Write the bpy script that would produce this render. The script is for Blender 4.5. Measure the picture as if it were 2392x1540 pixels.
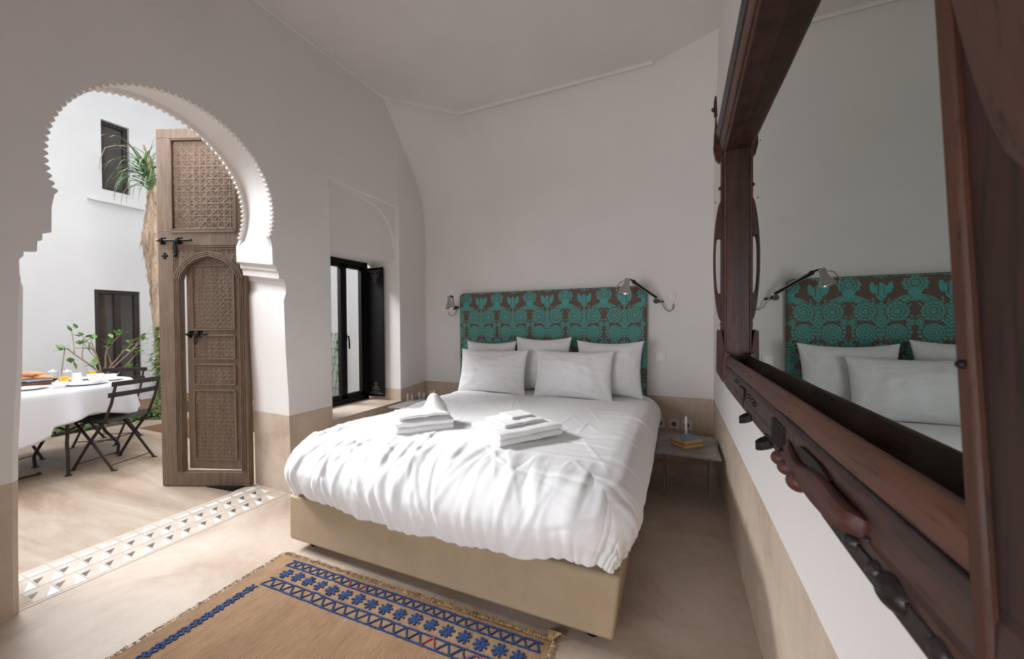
import bpy, bmesh, math, random
import numpy as np
from mathutils import Vector, Matrix, noise
from mathutils.geometry import tessellate_polygon
for o in list(bpy.data.objects): bpy.data.objects.remove(o)
S = bpy.context.scene
C = S.collection
PI = math.pi

# ---------------------------------------------------------------- camera
CH = 1.18
cd = bpy.data.cameras.new('camera'); cam = bpy.data.objects.new('camera', cd); C.objects.link(cam)
cd.sensor_width = 36; cd.lens = 884.13 / 2392 * 36; cd.clip_start = .01; cd.clip_end = 100
r_ = Vector((0.9169457, 0.39895, -0.00703478)); u_ = Vector((0.0005526, 0.01636079, 0.999866)); f_ = Vector((-0.3990116, 0.9168267, -0.01478149))
cam.matrix_world = Matrix(((r_.x, u_.x, -f_.x, 0), (r_.y, u_.y, -f_.y, 0), (r_.z, u_.z, -f_.z, CH), (0, 0, 0, 1)))
cd.dof.use_dof = True; cd.dof.focus_distance = 2.8; cd.dof.aperture_fstop = 5.6
S.camera = cam

# ---------------------------------------------------------------- light: overcast sky over the open courtyard, plus a fill lamp added indoors
S.view_settings.view_transform = 'Standard'; S.view_settings.look = 'None'; S.view_settings.gamma = 1
S.view_settings.exposure = 0.2; S.view_settings.use_curve_mapping = False
w = bpy.data.worlds.new('sky'); S.world = w; w.use_nodes = True
w.node_tree.nodes['Background'].inputs[0].default_value = (.93, .97, 1, 1)
w.node_tree.nodes['Background'].inputs[1].default_value = .45
def area(name, loc, rot, sx, sy, power, color=(1, 1, 1)):
    l = bpy.data.lights.new(name, 'AREA'); l.shape = 'RECTANGLE'; l.size = sx; l.size_y = sy; l.energy = power; l.color = color
    o = bpy.data.objects.new(name, l); C.objects.link(o); o.location = loc; o.rotation_euler = rot
    return o
area('courtyard_daylight', (-6.35, .6, 4.9), (0, math.radians(-58), math.radians(12)), 1.6, 4.2, 232, (.95, .975, 1)).data.spread = math.radians(66)  # lamp standing in for sky, aimed and narrowed to brighten the room
area('courtyard_skylight', (-4.9, 1.4, 5.4), (0, 0, 0), 3.4, 5.0, 92, (.97, .98, 1)).data.spread = math.radians(100)
area('rear_fill_light', (-1.2, -1.7, .95), (math.radians(82), 0, math.radians(-30)), 2.0, 1.2, 31, (.91, .95, 1)).data.spread = math.radians(120)  # added fill lamp behind the camera; the rear wall has no window
S.cycles.use_denoising = True
S.cycles.max_bounces = 14; S.cycles.diffuse_bounces = 9; S.cycles.glossy_bounces = 5; S.cycles.transparent_max_bounces = 12
S.cycles.caustics_reflective = True; S.cycles.sample_clamp_indirect = 4; S.cycles.caustics_refractive = False

# ---------------------------------------------------------------- materials
def srgb(r, g, b):
    return tuple(((c/255)/12.92 if c/255 <= .04045 else ((c/255+.055)/1.055)**2.4) for c in (r, g, b)) + (1,)
class Mat:
    def __init__(s, name, col, rough=.6, metal=0, **kw):
        s.m = bpy.data.materials.new(name); s.m.use_nodes = True; s.t = s.m.node_tree; s.N = s.t.nodes; s.L = s.t.links
        s.b = s.N['Principled BSDF']; s.b.inputs['Base Color'].default_value = col; s.b.inputs['Roughness'].default_value = rough
        s.b.inputs['Metallic'].default_value = metal
        for k, v in kw.items(): s.b.inputs[k.replace('_', ' ')].default_value = v
        s.bn = None
    def n(s, t, **kw):
        x = s.N.new(t)
        for k, v in kw.items():
            if k.startswith('_'): setattr(x, k[1:], v)
            else: x.inputs[k.replace('_', ' ')].default_value = v
        return x
    def coord(s, out='Object', scale=(1, 1, 1)):
        if out == 'Position': c = s.n('ShaderNodeNewGeometry').outputs['Position']
        else: c = s.n('ShaderNodeTexCoord').outputs[out]
        m = s.n('ShaderNodeMapping'); m.inputs['Scale'].default_value = scale; s.L.new(c, m.inputs[0]); return m.outputs[0]
    def noise(s, scale, detail=4, rough=.6, cscale=(1, 1, 1), out='Object', dist=0):
        x = s.n('ShaderNodeTexNoise'); x.inputs['Scale'].default_value = scale; x.inputs['Detail'].default_value = detail
        x.inputs['Roughness'].default_value = rough; x.inputs['Distortion'].default_value = dist
        s.L.new(s.coord(out, cscale), x.inputs['Vector']); return x.outputs['Fac']
    def ramp(s, fac, stops):
        r = s.n('ShaderNodeValToRGB'); e = r.color_ramp.elements
        while len(e) < len(stops): e.new(.5)
        for i, (p, c) in enumerate(stops): e[i].position = p; e[i].color = c
        s.L.new(fac, r.inputs[0]); return r.outputs[0]
    def mix(s, fac, a, b, mode='MIX'):
        x = s.n('ShaderNodeMix', _data_type='RGBA', _blend_type=mode)
        for i, v in ((0, fac), (6, a), (7, b)):
            if hasattr(v, 'is_linked') or hasattr(v, 'links'): s.L.new(v, x.inputs[i])
            else: x.inputs[i].default_value = v
        return x.outputs[2]
    def math(s, op, a, b=0.0, clamp=False):
        x = s.n('ShaderNodeMath', _operation=op, _use_clamp=clamp)
        for i, v in ((0, a), (1, b)):
            if hasattr(v, 'links'): s.L.new(v, x.inputs[i])
            else: x.inputs[i].default_value = v
        return x.outputs[0]
    def color(s, c): s.L.new(c, s.b.inputs['Base Color']); return s
    def bump(s, h, strength=.2, dist=.01):
        x = s.n('ShaderNodeBump'); x.inputs['Strength'].default_value = strength; x.inputs['Distance'].default_value = dist
        s.L.new(h, x.inputs['Height'])
        if s.bn: s.L.new(s.bn, x.inputs['Normal'])
        s.bn = x.outputs[0]; s.L.new(s.bn, s.b.inputs['Normal']); return s
def mottled(name, c1, c2, scale=4, rough=.6, metal=0, bumpsc=60, bs=.1, cscale=(1, 1, 1), detail=4, lo=.35, hi=.65, **kw):
    m = Mat(name, c1, rough, metal, **kw)
    m.color(m.ramp(m.noise(scale, detail, .6, cscale), [(lo, c1), (hi, c2)]))
    if bs: m.bump(m.noise(bumpsc, 3, .6, cscale), bs, .005)
    return m.m
def wall_mat(name, white):
    m = Mat(name, white, .75)
    p = m.n('ShaderNodeNewGeometry').outputs['Position']; sx = m.n('ShaderNodeSeparateXYZ'); m.L.new(p, sx.inputs[0])
    z = sx.outputs[2]
    fac = m.math('LESS_THAN', z, .55)
    beige = m.ramp(m.noise(3.5, 6, .65, out='Position', dist=.6), [(.3, srgb(176, 157, 138)), (.5, srgb(196, 178, 160)), (.72, srgb(206, 190, 173))])
    streak = m.ramp(m.noise(14, 4, .6, (1, 1, .15), 'Position'), [(.35, (.88, .88, .88, 1)), (.6, (1, 1, 1, 1))])
    beige = m.mix(.7, beige, streak, 'MULTIPLY')
    wh = m.ramp(m.noise(1.3, 5, .6, out='Position'), [(.3, tuple(.95*c for c in white[:3])+(1,)), (.6, white)])
    m.color(m.mix(fac, wh, beige))
    line = m.math('LESS_THAN', m.math('ABSOLUTE', m.math('SUBTRACT', z, .55)), .0025)
    m.bump(m.math('SUBTRACT', m.noise(9, 5, .65, out='Position'), m.math('MULTIPLY', line, .6)), .12, .02)
    m.bump(m.noise(220, 2, .6, out='Position'), .06, .003)
    return m.m
M = {}
M['wall'] = wall_mat('plaster_wall', srgb(229, 225, 222))
M['plaster'] = mottled('white_plaster', srgb(232, 229, 226), srgb(238, 235, 232), 2, .75, bs=.08, bumpsc=30)
M['ceil'] = mottled('ceiling_plaster', srgb(222, 216, 213), srgb(228, 222, 219), 1.5, .8, bs=.1, bumpsc=12)
def floor_mat():
    m = Mat('tadelakt_floor', srgb(190, 172, 152), .42)
    a = m.ramp(m.noise(1.7, 7, .62, out='Position', dist=.8), [(.28, srgb(156, 135, 118)), (.48, srgb(180, 163, 148)), (.7, srgb(195, 181, 168))])
    b = m.ramp(m.noise(22, 6, .7, out='Position'), [(.4, (.93, .92, .91, 1)), (.6, (1, 1, 1, 1))])
    m.color(m.mix(.8, a, b, 'MULTIPLY'))
    m.bump(m.noise(5, 5, .6, out='Position'), .08, .02)
    m.L.new(m.ramp(m.noise(3, 4, out='Position'), [(.3, (.32,)*3+(1,)), (.7, (.55,)*3+(1,))]), m.b.inputs['Roughness'])
    return m.m
M['floor'] = floor_mat()
def court_mat():
    m = Mat('courtyard_floor', srgb(200, 182, 160), .55)
    a = m.ramp(m.noise(1.6, 7, .65, (.55, 3.2, 1), 'Position', .5), [(.3, srgb(128, 106, 86)), (.46, srgb(152, 134, 116)), (.66, srgb(170, 155, 139))])
    m.color(a); m.bump(m.noise(6, 5, .6, (1, 3, 1), 'Position'), .1, .01)
    return m.m
M['court'] = court_mat()
M['cotton'] = None
def cloth_mat(name, col, bs=.15, sc=900, rough=.85, sheen=.3):
    m = Mat(name, col, rough); m.b.inputs['Sheen Weight'].default_value = sheen
    m.bump(m.noise(sc, 2, .5), bs, .0006); m.bump(m.noise(28, 4, .6), .12, .004)
    return m.m
M['cotton'] = cloth_mat('white_cotton', srgb(225, 224, 225))
M['towel'] = cloth_mat('white_terry', srgb(236, 235, 235), .5, 500, .95)
M['bedbase'] = mottled('beige_upholstery', srgb(158, 139, 113), srgb(166, 147, 121), 6, .85, bumpsc=700, bs=.3)
M['black'] = Mat('black_iron', srgb(24, 22, 22), .5, .6).m
M['darkwood'] = mottled('dark_brown_frame', srgb(38, 30, 28), srgb(50, 40, 37), 6, .45, bs=.05)
M['chair'] = mottled('painted_brown_metal', srgb(28, 20, 18), srgb(40, 29, 26), 12, .5, bs=.1)
M['chrome'] = Mat('brushed_aluminium', srgb(190, 190, 190), .28, 1).m
M['darkmetal'] = mottled('blackened_iron', srgb(38, 34, 34), srgb(62, 56, 54), 30, .42, .6, bs=.25)
M['white'] = Mat('white_ceramic', srgb(238, 238, 240), .2).m
M['plastic'] = Mat('white_plastic', srgb(214, 208, 203), .4).m
def wood(name, a, b, rough=.5, axis=(1, 1, 1), bs=.25, sc=9):
    m = Mat(name, a, rough)
    cs = axis; dk = tuple(c*.45 for c in a[:3])+(1,)
    g = m.noise(sc, 8, .7, cs, dist=.4); h = m.noise(sc*.35, 4, .6, cs); k = m.noise(sc*4, 5, .7, tuple(q if q > 1 else q*.5 for q in cs))
    c = m.mix(.5, m.ramp(g, [(.36, a), (.62, b)]), m.ramp(h, [(.38, a), (.62, b)]))
    c = m.mix(m.ramp(k, [(.34, (1, 1, 1, 1)), (.46, (0, 0, 0, 1))]), c, dk)
    m.color(c); m.bump(k, bs, .002); m.bump(m.noise(sc*3, 8, .7, cs), bs, .004)
    m.L.new(m.ramp(g, [(.3, (rough*.8,)*3+(1,)), (.7, (min(1, rough*1.35),)*3+(1,))]), m.b.inputs['Roughness'])
    return m.m
RW1, RW2 = srgb(42, 24, 16), srgb(80, 48, 33)
M['rwY'] = wood('old_red_wood_rail', RW1, RW2, .42, (5, .5, 5))
M['rwZ'] = wood('old_red_wood_post', srgb(40, 20, 13), srgb(80, 43, 29), .42, (5, 5, .5))
M['rwR'] = wood('reddish_carved_wood', srgb(52, 23, 15), srgb(84, 39, 27), .5, (3, 1, 3))
M['rwL'] = wood('worn_light_wood', srgb(64, 36, 24), srgb(100, 61, 43), .5, (4, .5, 4))
def door_mat():
    m = Mat('weathered_door_wood', srgb(120, 100, 84), .7)
    m.color(m.ramp(m.noise(7, 7, .7, (6, 6, .6)), [(.3, srgb(102, 84, 71)), (.55, srgb(122, 103, 88)), (.75, srgb(138, 119, 103))]))
    m.bump(m.noise(40, 5, .6, (4, 4, .5)), .15, .003); return m.m
M['door'] = door_mat()

# ---------------------------------------------------------------- mesh helpers
class MB:
    def __init__(s): s.v = []; s.f = []; s.mi = []; s.cur = 0
    def add(s, vs, fs, M4=None):
        o = len(s.v)
        s.v += [tuple(M4 @ Vector(v)) for v in vs] if M4 is not None else [tuple(v) for v in vs]
        s.f += [tuple(i+o for i in f) for f in fs]; s.mi += [s.cur]*len(fs); return s
    def box(s, x0, x1, y0, y1, z0, z1, M4=None):
        vs = [(x, y, z) for z in (z0, z1) for y in (y0, y1) for x in (x0, x1)]
        return s.add(vs, [(0, 2, 3, 1), (4, 5, 7, 6), (0, 1, 5, 4), (2, 6, 7, 3), (0, 4, 6, 2), (1, 3, 7, 5)], M4)
    def hexa(s, b, t):      # bottom 4 + top 4 corners, both ccw seen from above
        return s.add(list(b)+list(t), [(3, 2, 1, 0), (4, 5, 6, 7)]+[(i, (i+1) % 4, 4+(i+1) % 4, 4+i) for i in range(4)])
    def prism(s, poly, depth, M4=None, z0=0):   # polygon in xy extruded z0..z0+depth
        n = len(poly); vs = [(p[0], p[1], z0) for p in poly]+[(p[0], p[1], z0+depth) for p in poly]
        tri = tessellate_polygon([[Vector((p[0], p[1], 0)) for p in poly]])
        a = sum(poly[i][0]*poly[(i+1) % n][1]-poly[(i+1) % n][0]*poly[i][1] for i in range(n))
        fs = []
        for t in tri:
            q = [poly[i] for i in t]; ta = (q[1][0]-q[0][0])*(q[2][1]-q[0][1])-(q[2][0]-q[0][0])*(q[1][1]-q[0][1])
            t = tuple(t) if ta > 0 else tuple(reversed(t))
            fs += [tuple(reversed(t)), tuple(i+n for i in t)]
        for i in range(n):
            j = (i+1) % n; fs.append((i, j, n+j, n+i) if a > 0 else (j, i, n+i, n+j))
        return s.add(vs, fs, M4)
    def tube(s, pts, r, seg=8, cap=True, flat=None):
        pts = [Vector(p) for p in pts]; n = len(pts); rs = r if isinstance(r, (list, tuple)) else [r]*n
        vs = []; up = None
        for i, p in enumerate(pts):
            t = (pts[min(i+1, n-1)]-pts[max(i-1, 0)]).normalized()
            if up is None: up = Vector((0, 0, 1)) if abs(t.z) < .9 else Vector((1, 0, 0))
            a = t.cross(up).normalized(); b = a.cross(t).normalized(); up = b
            for k in range(seg):
                an = 2*PI*k/seg; vs.append(p+(a*math.cos(an)+b*math.sin(an)*(flat or 1))*rs[i])
        fs = [(i*seg+k, i*seg+(k+1) % seg, (i+1)*seg+(k+1) % seg, (i+1)*seg+k) for i in range(n-1) for k in range(seg)]
        fs = [tuple(reversed(f)) for f in fs]
        if cap: fs += [tuple(range(seg)), tuple(reversed(range((n-1)*seg, n*seg)))]
        return s.add(vs, fs)
    def bar(s, a, b, w, h=None, up=(0, 0, 1)):   # rectangular bar between two points
        a = Vector(a); b = Vector(b); h = h or w; t = (b-a).normalized(); u = Vector(up)
        if abs(t.dot(u)) > .98: u = Vector((1, 0, 0))
        x = t.cross(u).normalized(); y = x.cross(t).normalized()
        c = [(-w/2, -h/2), (w/2, -h/2), (w/2, h/2), (-w/2, h/2)]
        vs = [p+x*i+y*j for p in (a, b) for i, j in c]
        return s.add(vs, [(0, 1, 2, 3), (7, 6, 5, 4)]+[(i, 4+i, 4+(i+1) % 4, (i+1) % 4) for i in range(4)])
    def lathe(s, prof, seg=20, M4=None, loc=(0, 0, 0)):
        vs = []; fs = []; n = len(prof)
        for r, z in prof:
            for k in range(seg):
                a = 2*PI*k/seg; vs.append((loc[0]+r*math.cos(a), loc[1]+r*math.sin(a), loc[2]+z))
        for i in range(n-1):
            for k in range(seg):
                fs.append((i*seg+k, i*seg+(k+1) % seg, (i+1)*seg+(k+1) % seg, (i+1)*seg+k))
        fs += [tuple(reversed(range(seg))), tuple(range((n-1)*seg, n*seg))]
        return s.add(vs, fs, M4)
    def dome(s, c, r, h, ax, seg=14, rings=5, sx=1, sy=1):   # stud on a surface, ax = outward normal
        ax = Vector(ax).normalized(); u = Vector((0, 0, 1)) if abs(ax.z) < .9 else Vector((1, 0, 0))
        x = u.cross(ax).normalized(); y = ax.cross(x)
        M4 = Matrix(((x.x, y.x, ax.x, c[0]), (x.y, y.y, ax.y, c[1]), (x.z, y.z, ax.z, c[2]), (0, 0, 0, 1)))
        vs = []; fs = []
        for i in range(rings):
            a = PI/2*i/rings
            for k in range(seg): b = 2*PI*k/seg; vs.append((r*sx*math.cos(a)*math.cos(b), r*sy*math.cos(a)*math.sin(b), h*math.sin(a)))
        vs.append((0, 0, h)); t = len(vs)-1
        for i in range(rings-1):
            for k in range(seg): fs.append((i*seg+k, i*seg+(k+1) % seg, (i+1)*seg+(k+1) % seg, (i+1)*seg+k))
        for k in range(seg): fs.append(((rings-1)*seg+k, (rings-1)*seg+(k+1) % seg, t))
        fs.append(tuple(reversed(range(seg))))
        return s.add(vs, fs, M4)
    def grid(s, P, closed=False):   # P[i][j] points
        n = len(P); m = len(P[0]); vs = [p for r in P for p in r]
        fs = [(i*m+j, i*m+(j+1) % m, (i+1)*m+(j+1) % m, (i+1)*m+j) for i in range(n-1) for j in range(m if closed else m-1)]
        return s.add(vs, fs)
    def build(s, name, mats, parent=None, smooth=False, bevel=0, subsurf=0, angle=35, loc=None, rotz=0, solid=0):
        me = bpy.data.meshes.new(name); me.from_pydata(s.v, [], s.f)
        if not isinstance(mats, (list, tuple)): mats = [mats]
        for m in mats: me.materials.append(m)
        me.polygons.foreach_set('material_index', s.mi)
        me.update()
        if smooth:
            me.polygons.foreach_set('use_smooth', [True]*len(me.polygons))
            if smooth != 'all': me.set_sharp_from_angle(angle=math.radians(angle))
        o = bpy.data.objects.new(name, me); C.objects.link(o)
        if parent: o.parent = parent
        if loc: o.location = loc
        if rotz: o.rotation_euler.z = rotz
        if solid: md = o.modifiers.new('solid', 'SOLIDIFY'); md.thickness = solid
        if bevel: md = o.modifiers.new('bevel', 'BEVEL'); md.width = bevel; md.segments = 2; md.limit_method = 'ANGLE'; md.angle_limit = math.radians(40)
        if subsurf: md = o.modifiers.new('sub', 'SUBSURF'); md.levels = md.render_levels = subsurf
        return o
def tag(o, label, cat, group=None, kind=None):
    o['label'] = label; o['category'] = cat
    if group: o['group'] = group
    if kind: o['kind'] = kind
    return o
def struct(o, label=None, cat=None):
    o['kind'] = 'structure'
    if label: o['label'] = label
    if cat: o['category'] = cat
    return o
def empty(name, loc=(0, 0, 0), rotz=0, label=None, cat=None, group=None):
    o = bpy.data.objects.new(name, None); C.objects.link(o); o.location = loc; o.rotation_euler.z = rotz; o.empty_display_size = .05
    if label: tag(o, label, cat, group)
    return o
def copy_tree(o, parent=None):
    c = o.copy(); C.objects.link(c)
    if parent: c.parent = parent
    for ch in [x for x in C.objects if x.parent == o]: copy_tree(ch, c)
    return c
def sm(a, b, x):
    t = min(1, max(0, (x-a)/(b-a))); return t*t*(3-2*t)

# ================================================================ ROOM SHELL
XL, XO, XR, YB, YR = -2.475, -2.885, .277, 3.5, -2.0     # left wall inner/outer face, right wall, back wall, rear wall
HC = 3.28
# floor of the room
b = MB(); b.box(XO, XR+.1, YR-.1, YB+.3, -.1, 0)
struct(b.build('floor', M['floor']), 'polished beige lime plaster floor of the bedroom', 'floor')
# right wall
b = MB(); b.box(XR, XR+.2, YR-.1, YB+.3, 0, HC+.1)
struct(b.build('wall_right', M['wall']), 'white wall with beige dado behind the mirror frame', 'wall')
b = MB(); b.box(XO, XR, YR-.2, YR, 0, HC+.1)
struct(b.build('wall_rear', M['wall']), 'white wall with beige dado behind the viewer', 'wall')
# back wall curving into the ceiling and closing the corners with soft squinches
def backy(x, z):
    base = 3.5-.22*sm(2.45, HC, z)**1.5
    yl = 2.74+(x+2.475)*1.02; yr = 3.30-(x+.16)*.75
    base -= max(0, base-yl)*((sm(2.1, HC+.4, z)/sm(2.1, HC+.4, HC))**1.5)
    if x > -.16: base -= .6*max(0, base-yr)*sm(2.3, HC+.1, z)
    return base
xs = [-2.63+i*(2.93/60) for i in range(61)]; zs = [HC*1.0*j/60 for j in range(61)]
b = MB(); b.grid([[(x, backy(max(x, -2.475), z), z) for x in xs] for z in zs]); 
b.box(-2.8, .4, 3.53, 3.7, 0, HC+.1)
o = b.build('wall_back', M['wall'], smooth=True, angle=50); struct(o, 'white wall behind the headboard with beige dado and curved upper corners', 'wall')
b = MB(); b.box(XO, XR+.1, YR-.1, YB+.3, HC, HC+.12)
struct(b.build('ceiling', M['ceil']), 'plain white plaster ceiling', 'ceiling')
# thin plaster bead running round the ceiling edge
pth = [(XL+.005, YR, HC-.012), (XL+.005, 2.735, HC-.012), (-1.96, 3.262, HC-.012), (-.17, 3.262, HC-.012)]
b = MB()
for i in range(len(pth)-1): b.bar(pth[i], pth[i+1], .010, .03)
struct(b.build('trim_1', M['plaster'], bevel=.004), 'thin white plaster bead around the ceiling', 'moulding')

# ---- left wall with the horseshoe arch
def arch_profile(cy, zc, r, scal, hw=lambda z, s: 0):
    """points (y, z) from the left foot over the arch to the right foot"""
    low = [(0, .595), (.35, .592), (.7, .585), (1.0, .57), (1.35, .562), (1.38, .57), (1.40, .578), (1.46, .578), (1.475, .566), (1.495, .566), (1.50, .53), (1.545, .528), (1.55, .515), (1.58, .513), (1.59, .488), (1.70, .486)]
    k = zc-1.93
    L = [(cy-w_, z+(k if z > 1.3 else 0)) for z, w_ in low]
    a0 = math.radians(-20); N = 62; per = 8; tot = N*per
    arc = []
    for i in range(tot+1):
        a = PI-a0-(PI-2*a0)*i/tot
        rr = r - (scal*abs(math.sin(PI*i/per)) if scal else 0)
        arc.append((cy+rr*math.cos(a), zc+rr*math.sin(a)))
    Rr = [(cy+w_, z+(k if z > 1.3 else 0)) for z, w_ in reversed(low)]
    return L+arc+Rr
CY = 1.2
pin = arch_profile(CY, 1.93, .507, .016)
pinb = arch_profile(CY, 1.93, .507, .016)
def lerp(a, b_, t): return [(p[0]*(1-t)+q[0]*t, p[1]*(1-t)+q[1]*t) for p, q in zip(a, b_)]
pout = arch_profile(1.215, 1.975, .537, .016); poutS = arch_profile(1.215, 1.975, .55, 0); pinS = arch_profile(CY, 1.93, .522, 0)
rings = [(XL, pin), (XL-.03, pin), (XL-.032, pinS), (XL-.2, lerp(pinS, poutS, .5)), (XO+.032, poutS), (XO+.03, pout), (XO, pout)]
# chamfer on the left jamb below the capital
def ch(p, d): return [(y-d*sm(1.40, 1.33, z) if y < CY else y, z) for y, z in p]
rings[0] = (XL, ch(pin, .022)); 
b = MB()
Y0, Y1, ZT = YR-.1, 2.15, HC+.05
for (X, prof, flip) in ((XL, rings[0][1], False), (XO, pout, True)):
    top = ZT if X == XL else 5.2
    poly = [(Y0, 0), (Y0, top), (Y1, top), (Y1, 0)]+list(reversed(prof))
    tri = tessellate_polygon([[Vector((p[0], p[1], 0)) for p in poly]])
    b.add([(X, p[0], p[1]) for p in poly], [tuple(t) for t in tri])
b.grid([[(X, y, z) for y, z in pr] for X, pr in rings])
b.box(XO, XL, 2.149, 2.15, 0, ZT)
o = b.build('wall_left', M['wall'], smooth=True, angle=30)
bm = bmesh.new(); bm.from_mesh(o.data); bmesh.ops.recalc_face_normals(bm, faces=bm.faces); bm.to_mesh(o.data); bm.free()
struct(o, 'white wall pierced by the scalloped horseshoe arch', 'wall')
# part of the left wall around the window niche
b = MB()
b.box(XO, XL, 2.15, 2.95, 0, .425)                  # below the sill
b.box(XO, -2.535, 2.15, 2.95, 1.80, HC)             # lintel, set back in the shallow recess
b.box(-2.54, XL, 2.15, 2.95, 2.325, HC)             # above the recess
b.hexa([(XO, 2.95, 0), (XL, 2.95, 0), (-2.60, 3.62, 0), (XO, 3.62, 0)], [(XO, 2.95, HC), (XL, 2.95, HC), (-2.60, 3.62, HC), (XO, 3.62, HC)])
b.box(XO, -2.56, Y1, 3.62, HC, 5.2)
# spandrels of the blind arch in the recess
arc = [(2.55+.38*math.cos(a), 1.93+.36*math.sin(a)) for a in [PI*i/24 for i in range(25)]]
poly = [(2.93, 1.93), (2.95, 1.93), (2.95, 2.325), (2.15, 2.325), (2.15, 1.93), (2.17, 1.93)]+list(reversed(arc[:-1]))[:-1]
Mx = Matrix(((0, 0, 1, 0), (1, 0, 0, 0), (0, 1, 0, 0), (0, 0, 0, 1)))
b.prism(poly, .02, Mx, z0=-2.536)
struct(b.build('wall_left', M['wall']), 'white wall around the window niche between arch and headboard', 'wall')
b = MB(); b.box(XO+.02, XL+.012, 2.151, 2.949, .425, .437)
struct(b.build('trim_2', M['floor'], bevel=.003), 'beige sill of the window niche', 'sill')
# ================================================================ BED
bed = empty('bed', (-1.05, 2.35, 0), label='double bed on a beige upholstered base under the white duvet', cat='bed')
b = MB()
x0, x1, y0, y1 = -1.875+1.05, -.205+1.05, 1.345-2.35, 3.36-2.35
b.hexa([(x0, y0, .055), (x1, y0, .055), (x1, y1, .055), (x0, y1, .055)], [(x0, y0, .29), (x1+.025, y0, .29), (x1+.025, y1, .29), (x0, y1, .29)])
b.build('base', M['bedbase'], bed, bevel=.012, smooth=True)
b = MB(); b.box(x0+.02, x1-.005, y0+.02, y1, .29, .50); b.build('mattress', M['cotton'], bed, bevel=.03, smooth=True)
for i, (x, y) in enumerate([(x0+.09, y0+.09), (x1-.09, y0+.09), (x0+.09, y1-.1), (x1-.09, y1-.1)]):
    b = MB(); b.lathe([(.028, 0), (.03, .01), (.03, .056)], 16, loc=(x, y, 0)); b.build('leg', M['black'], bed, smooth=True)

def smooth_noise(x, y, s, seed=0):
    return noise.noise(Vector((x*s, y*s, seed*7.3)))
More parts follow.
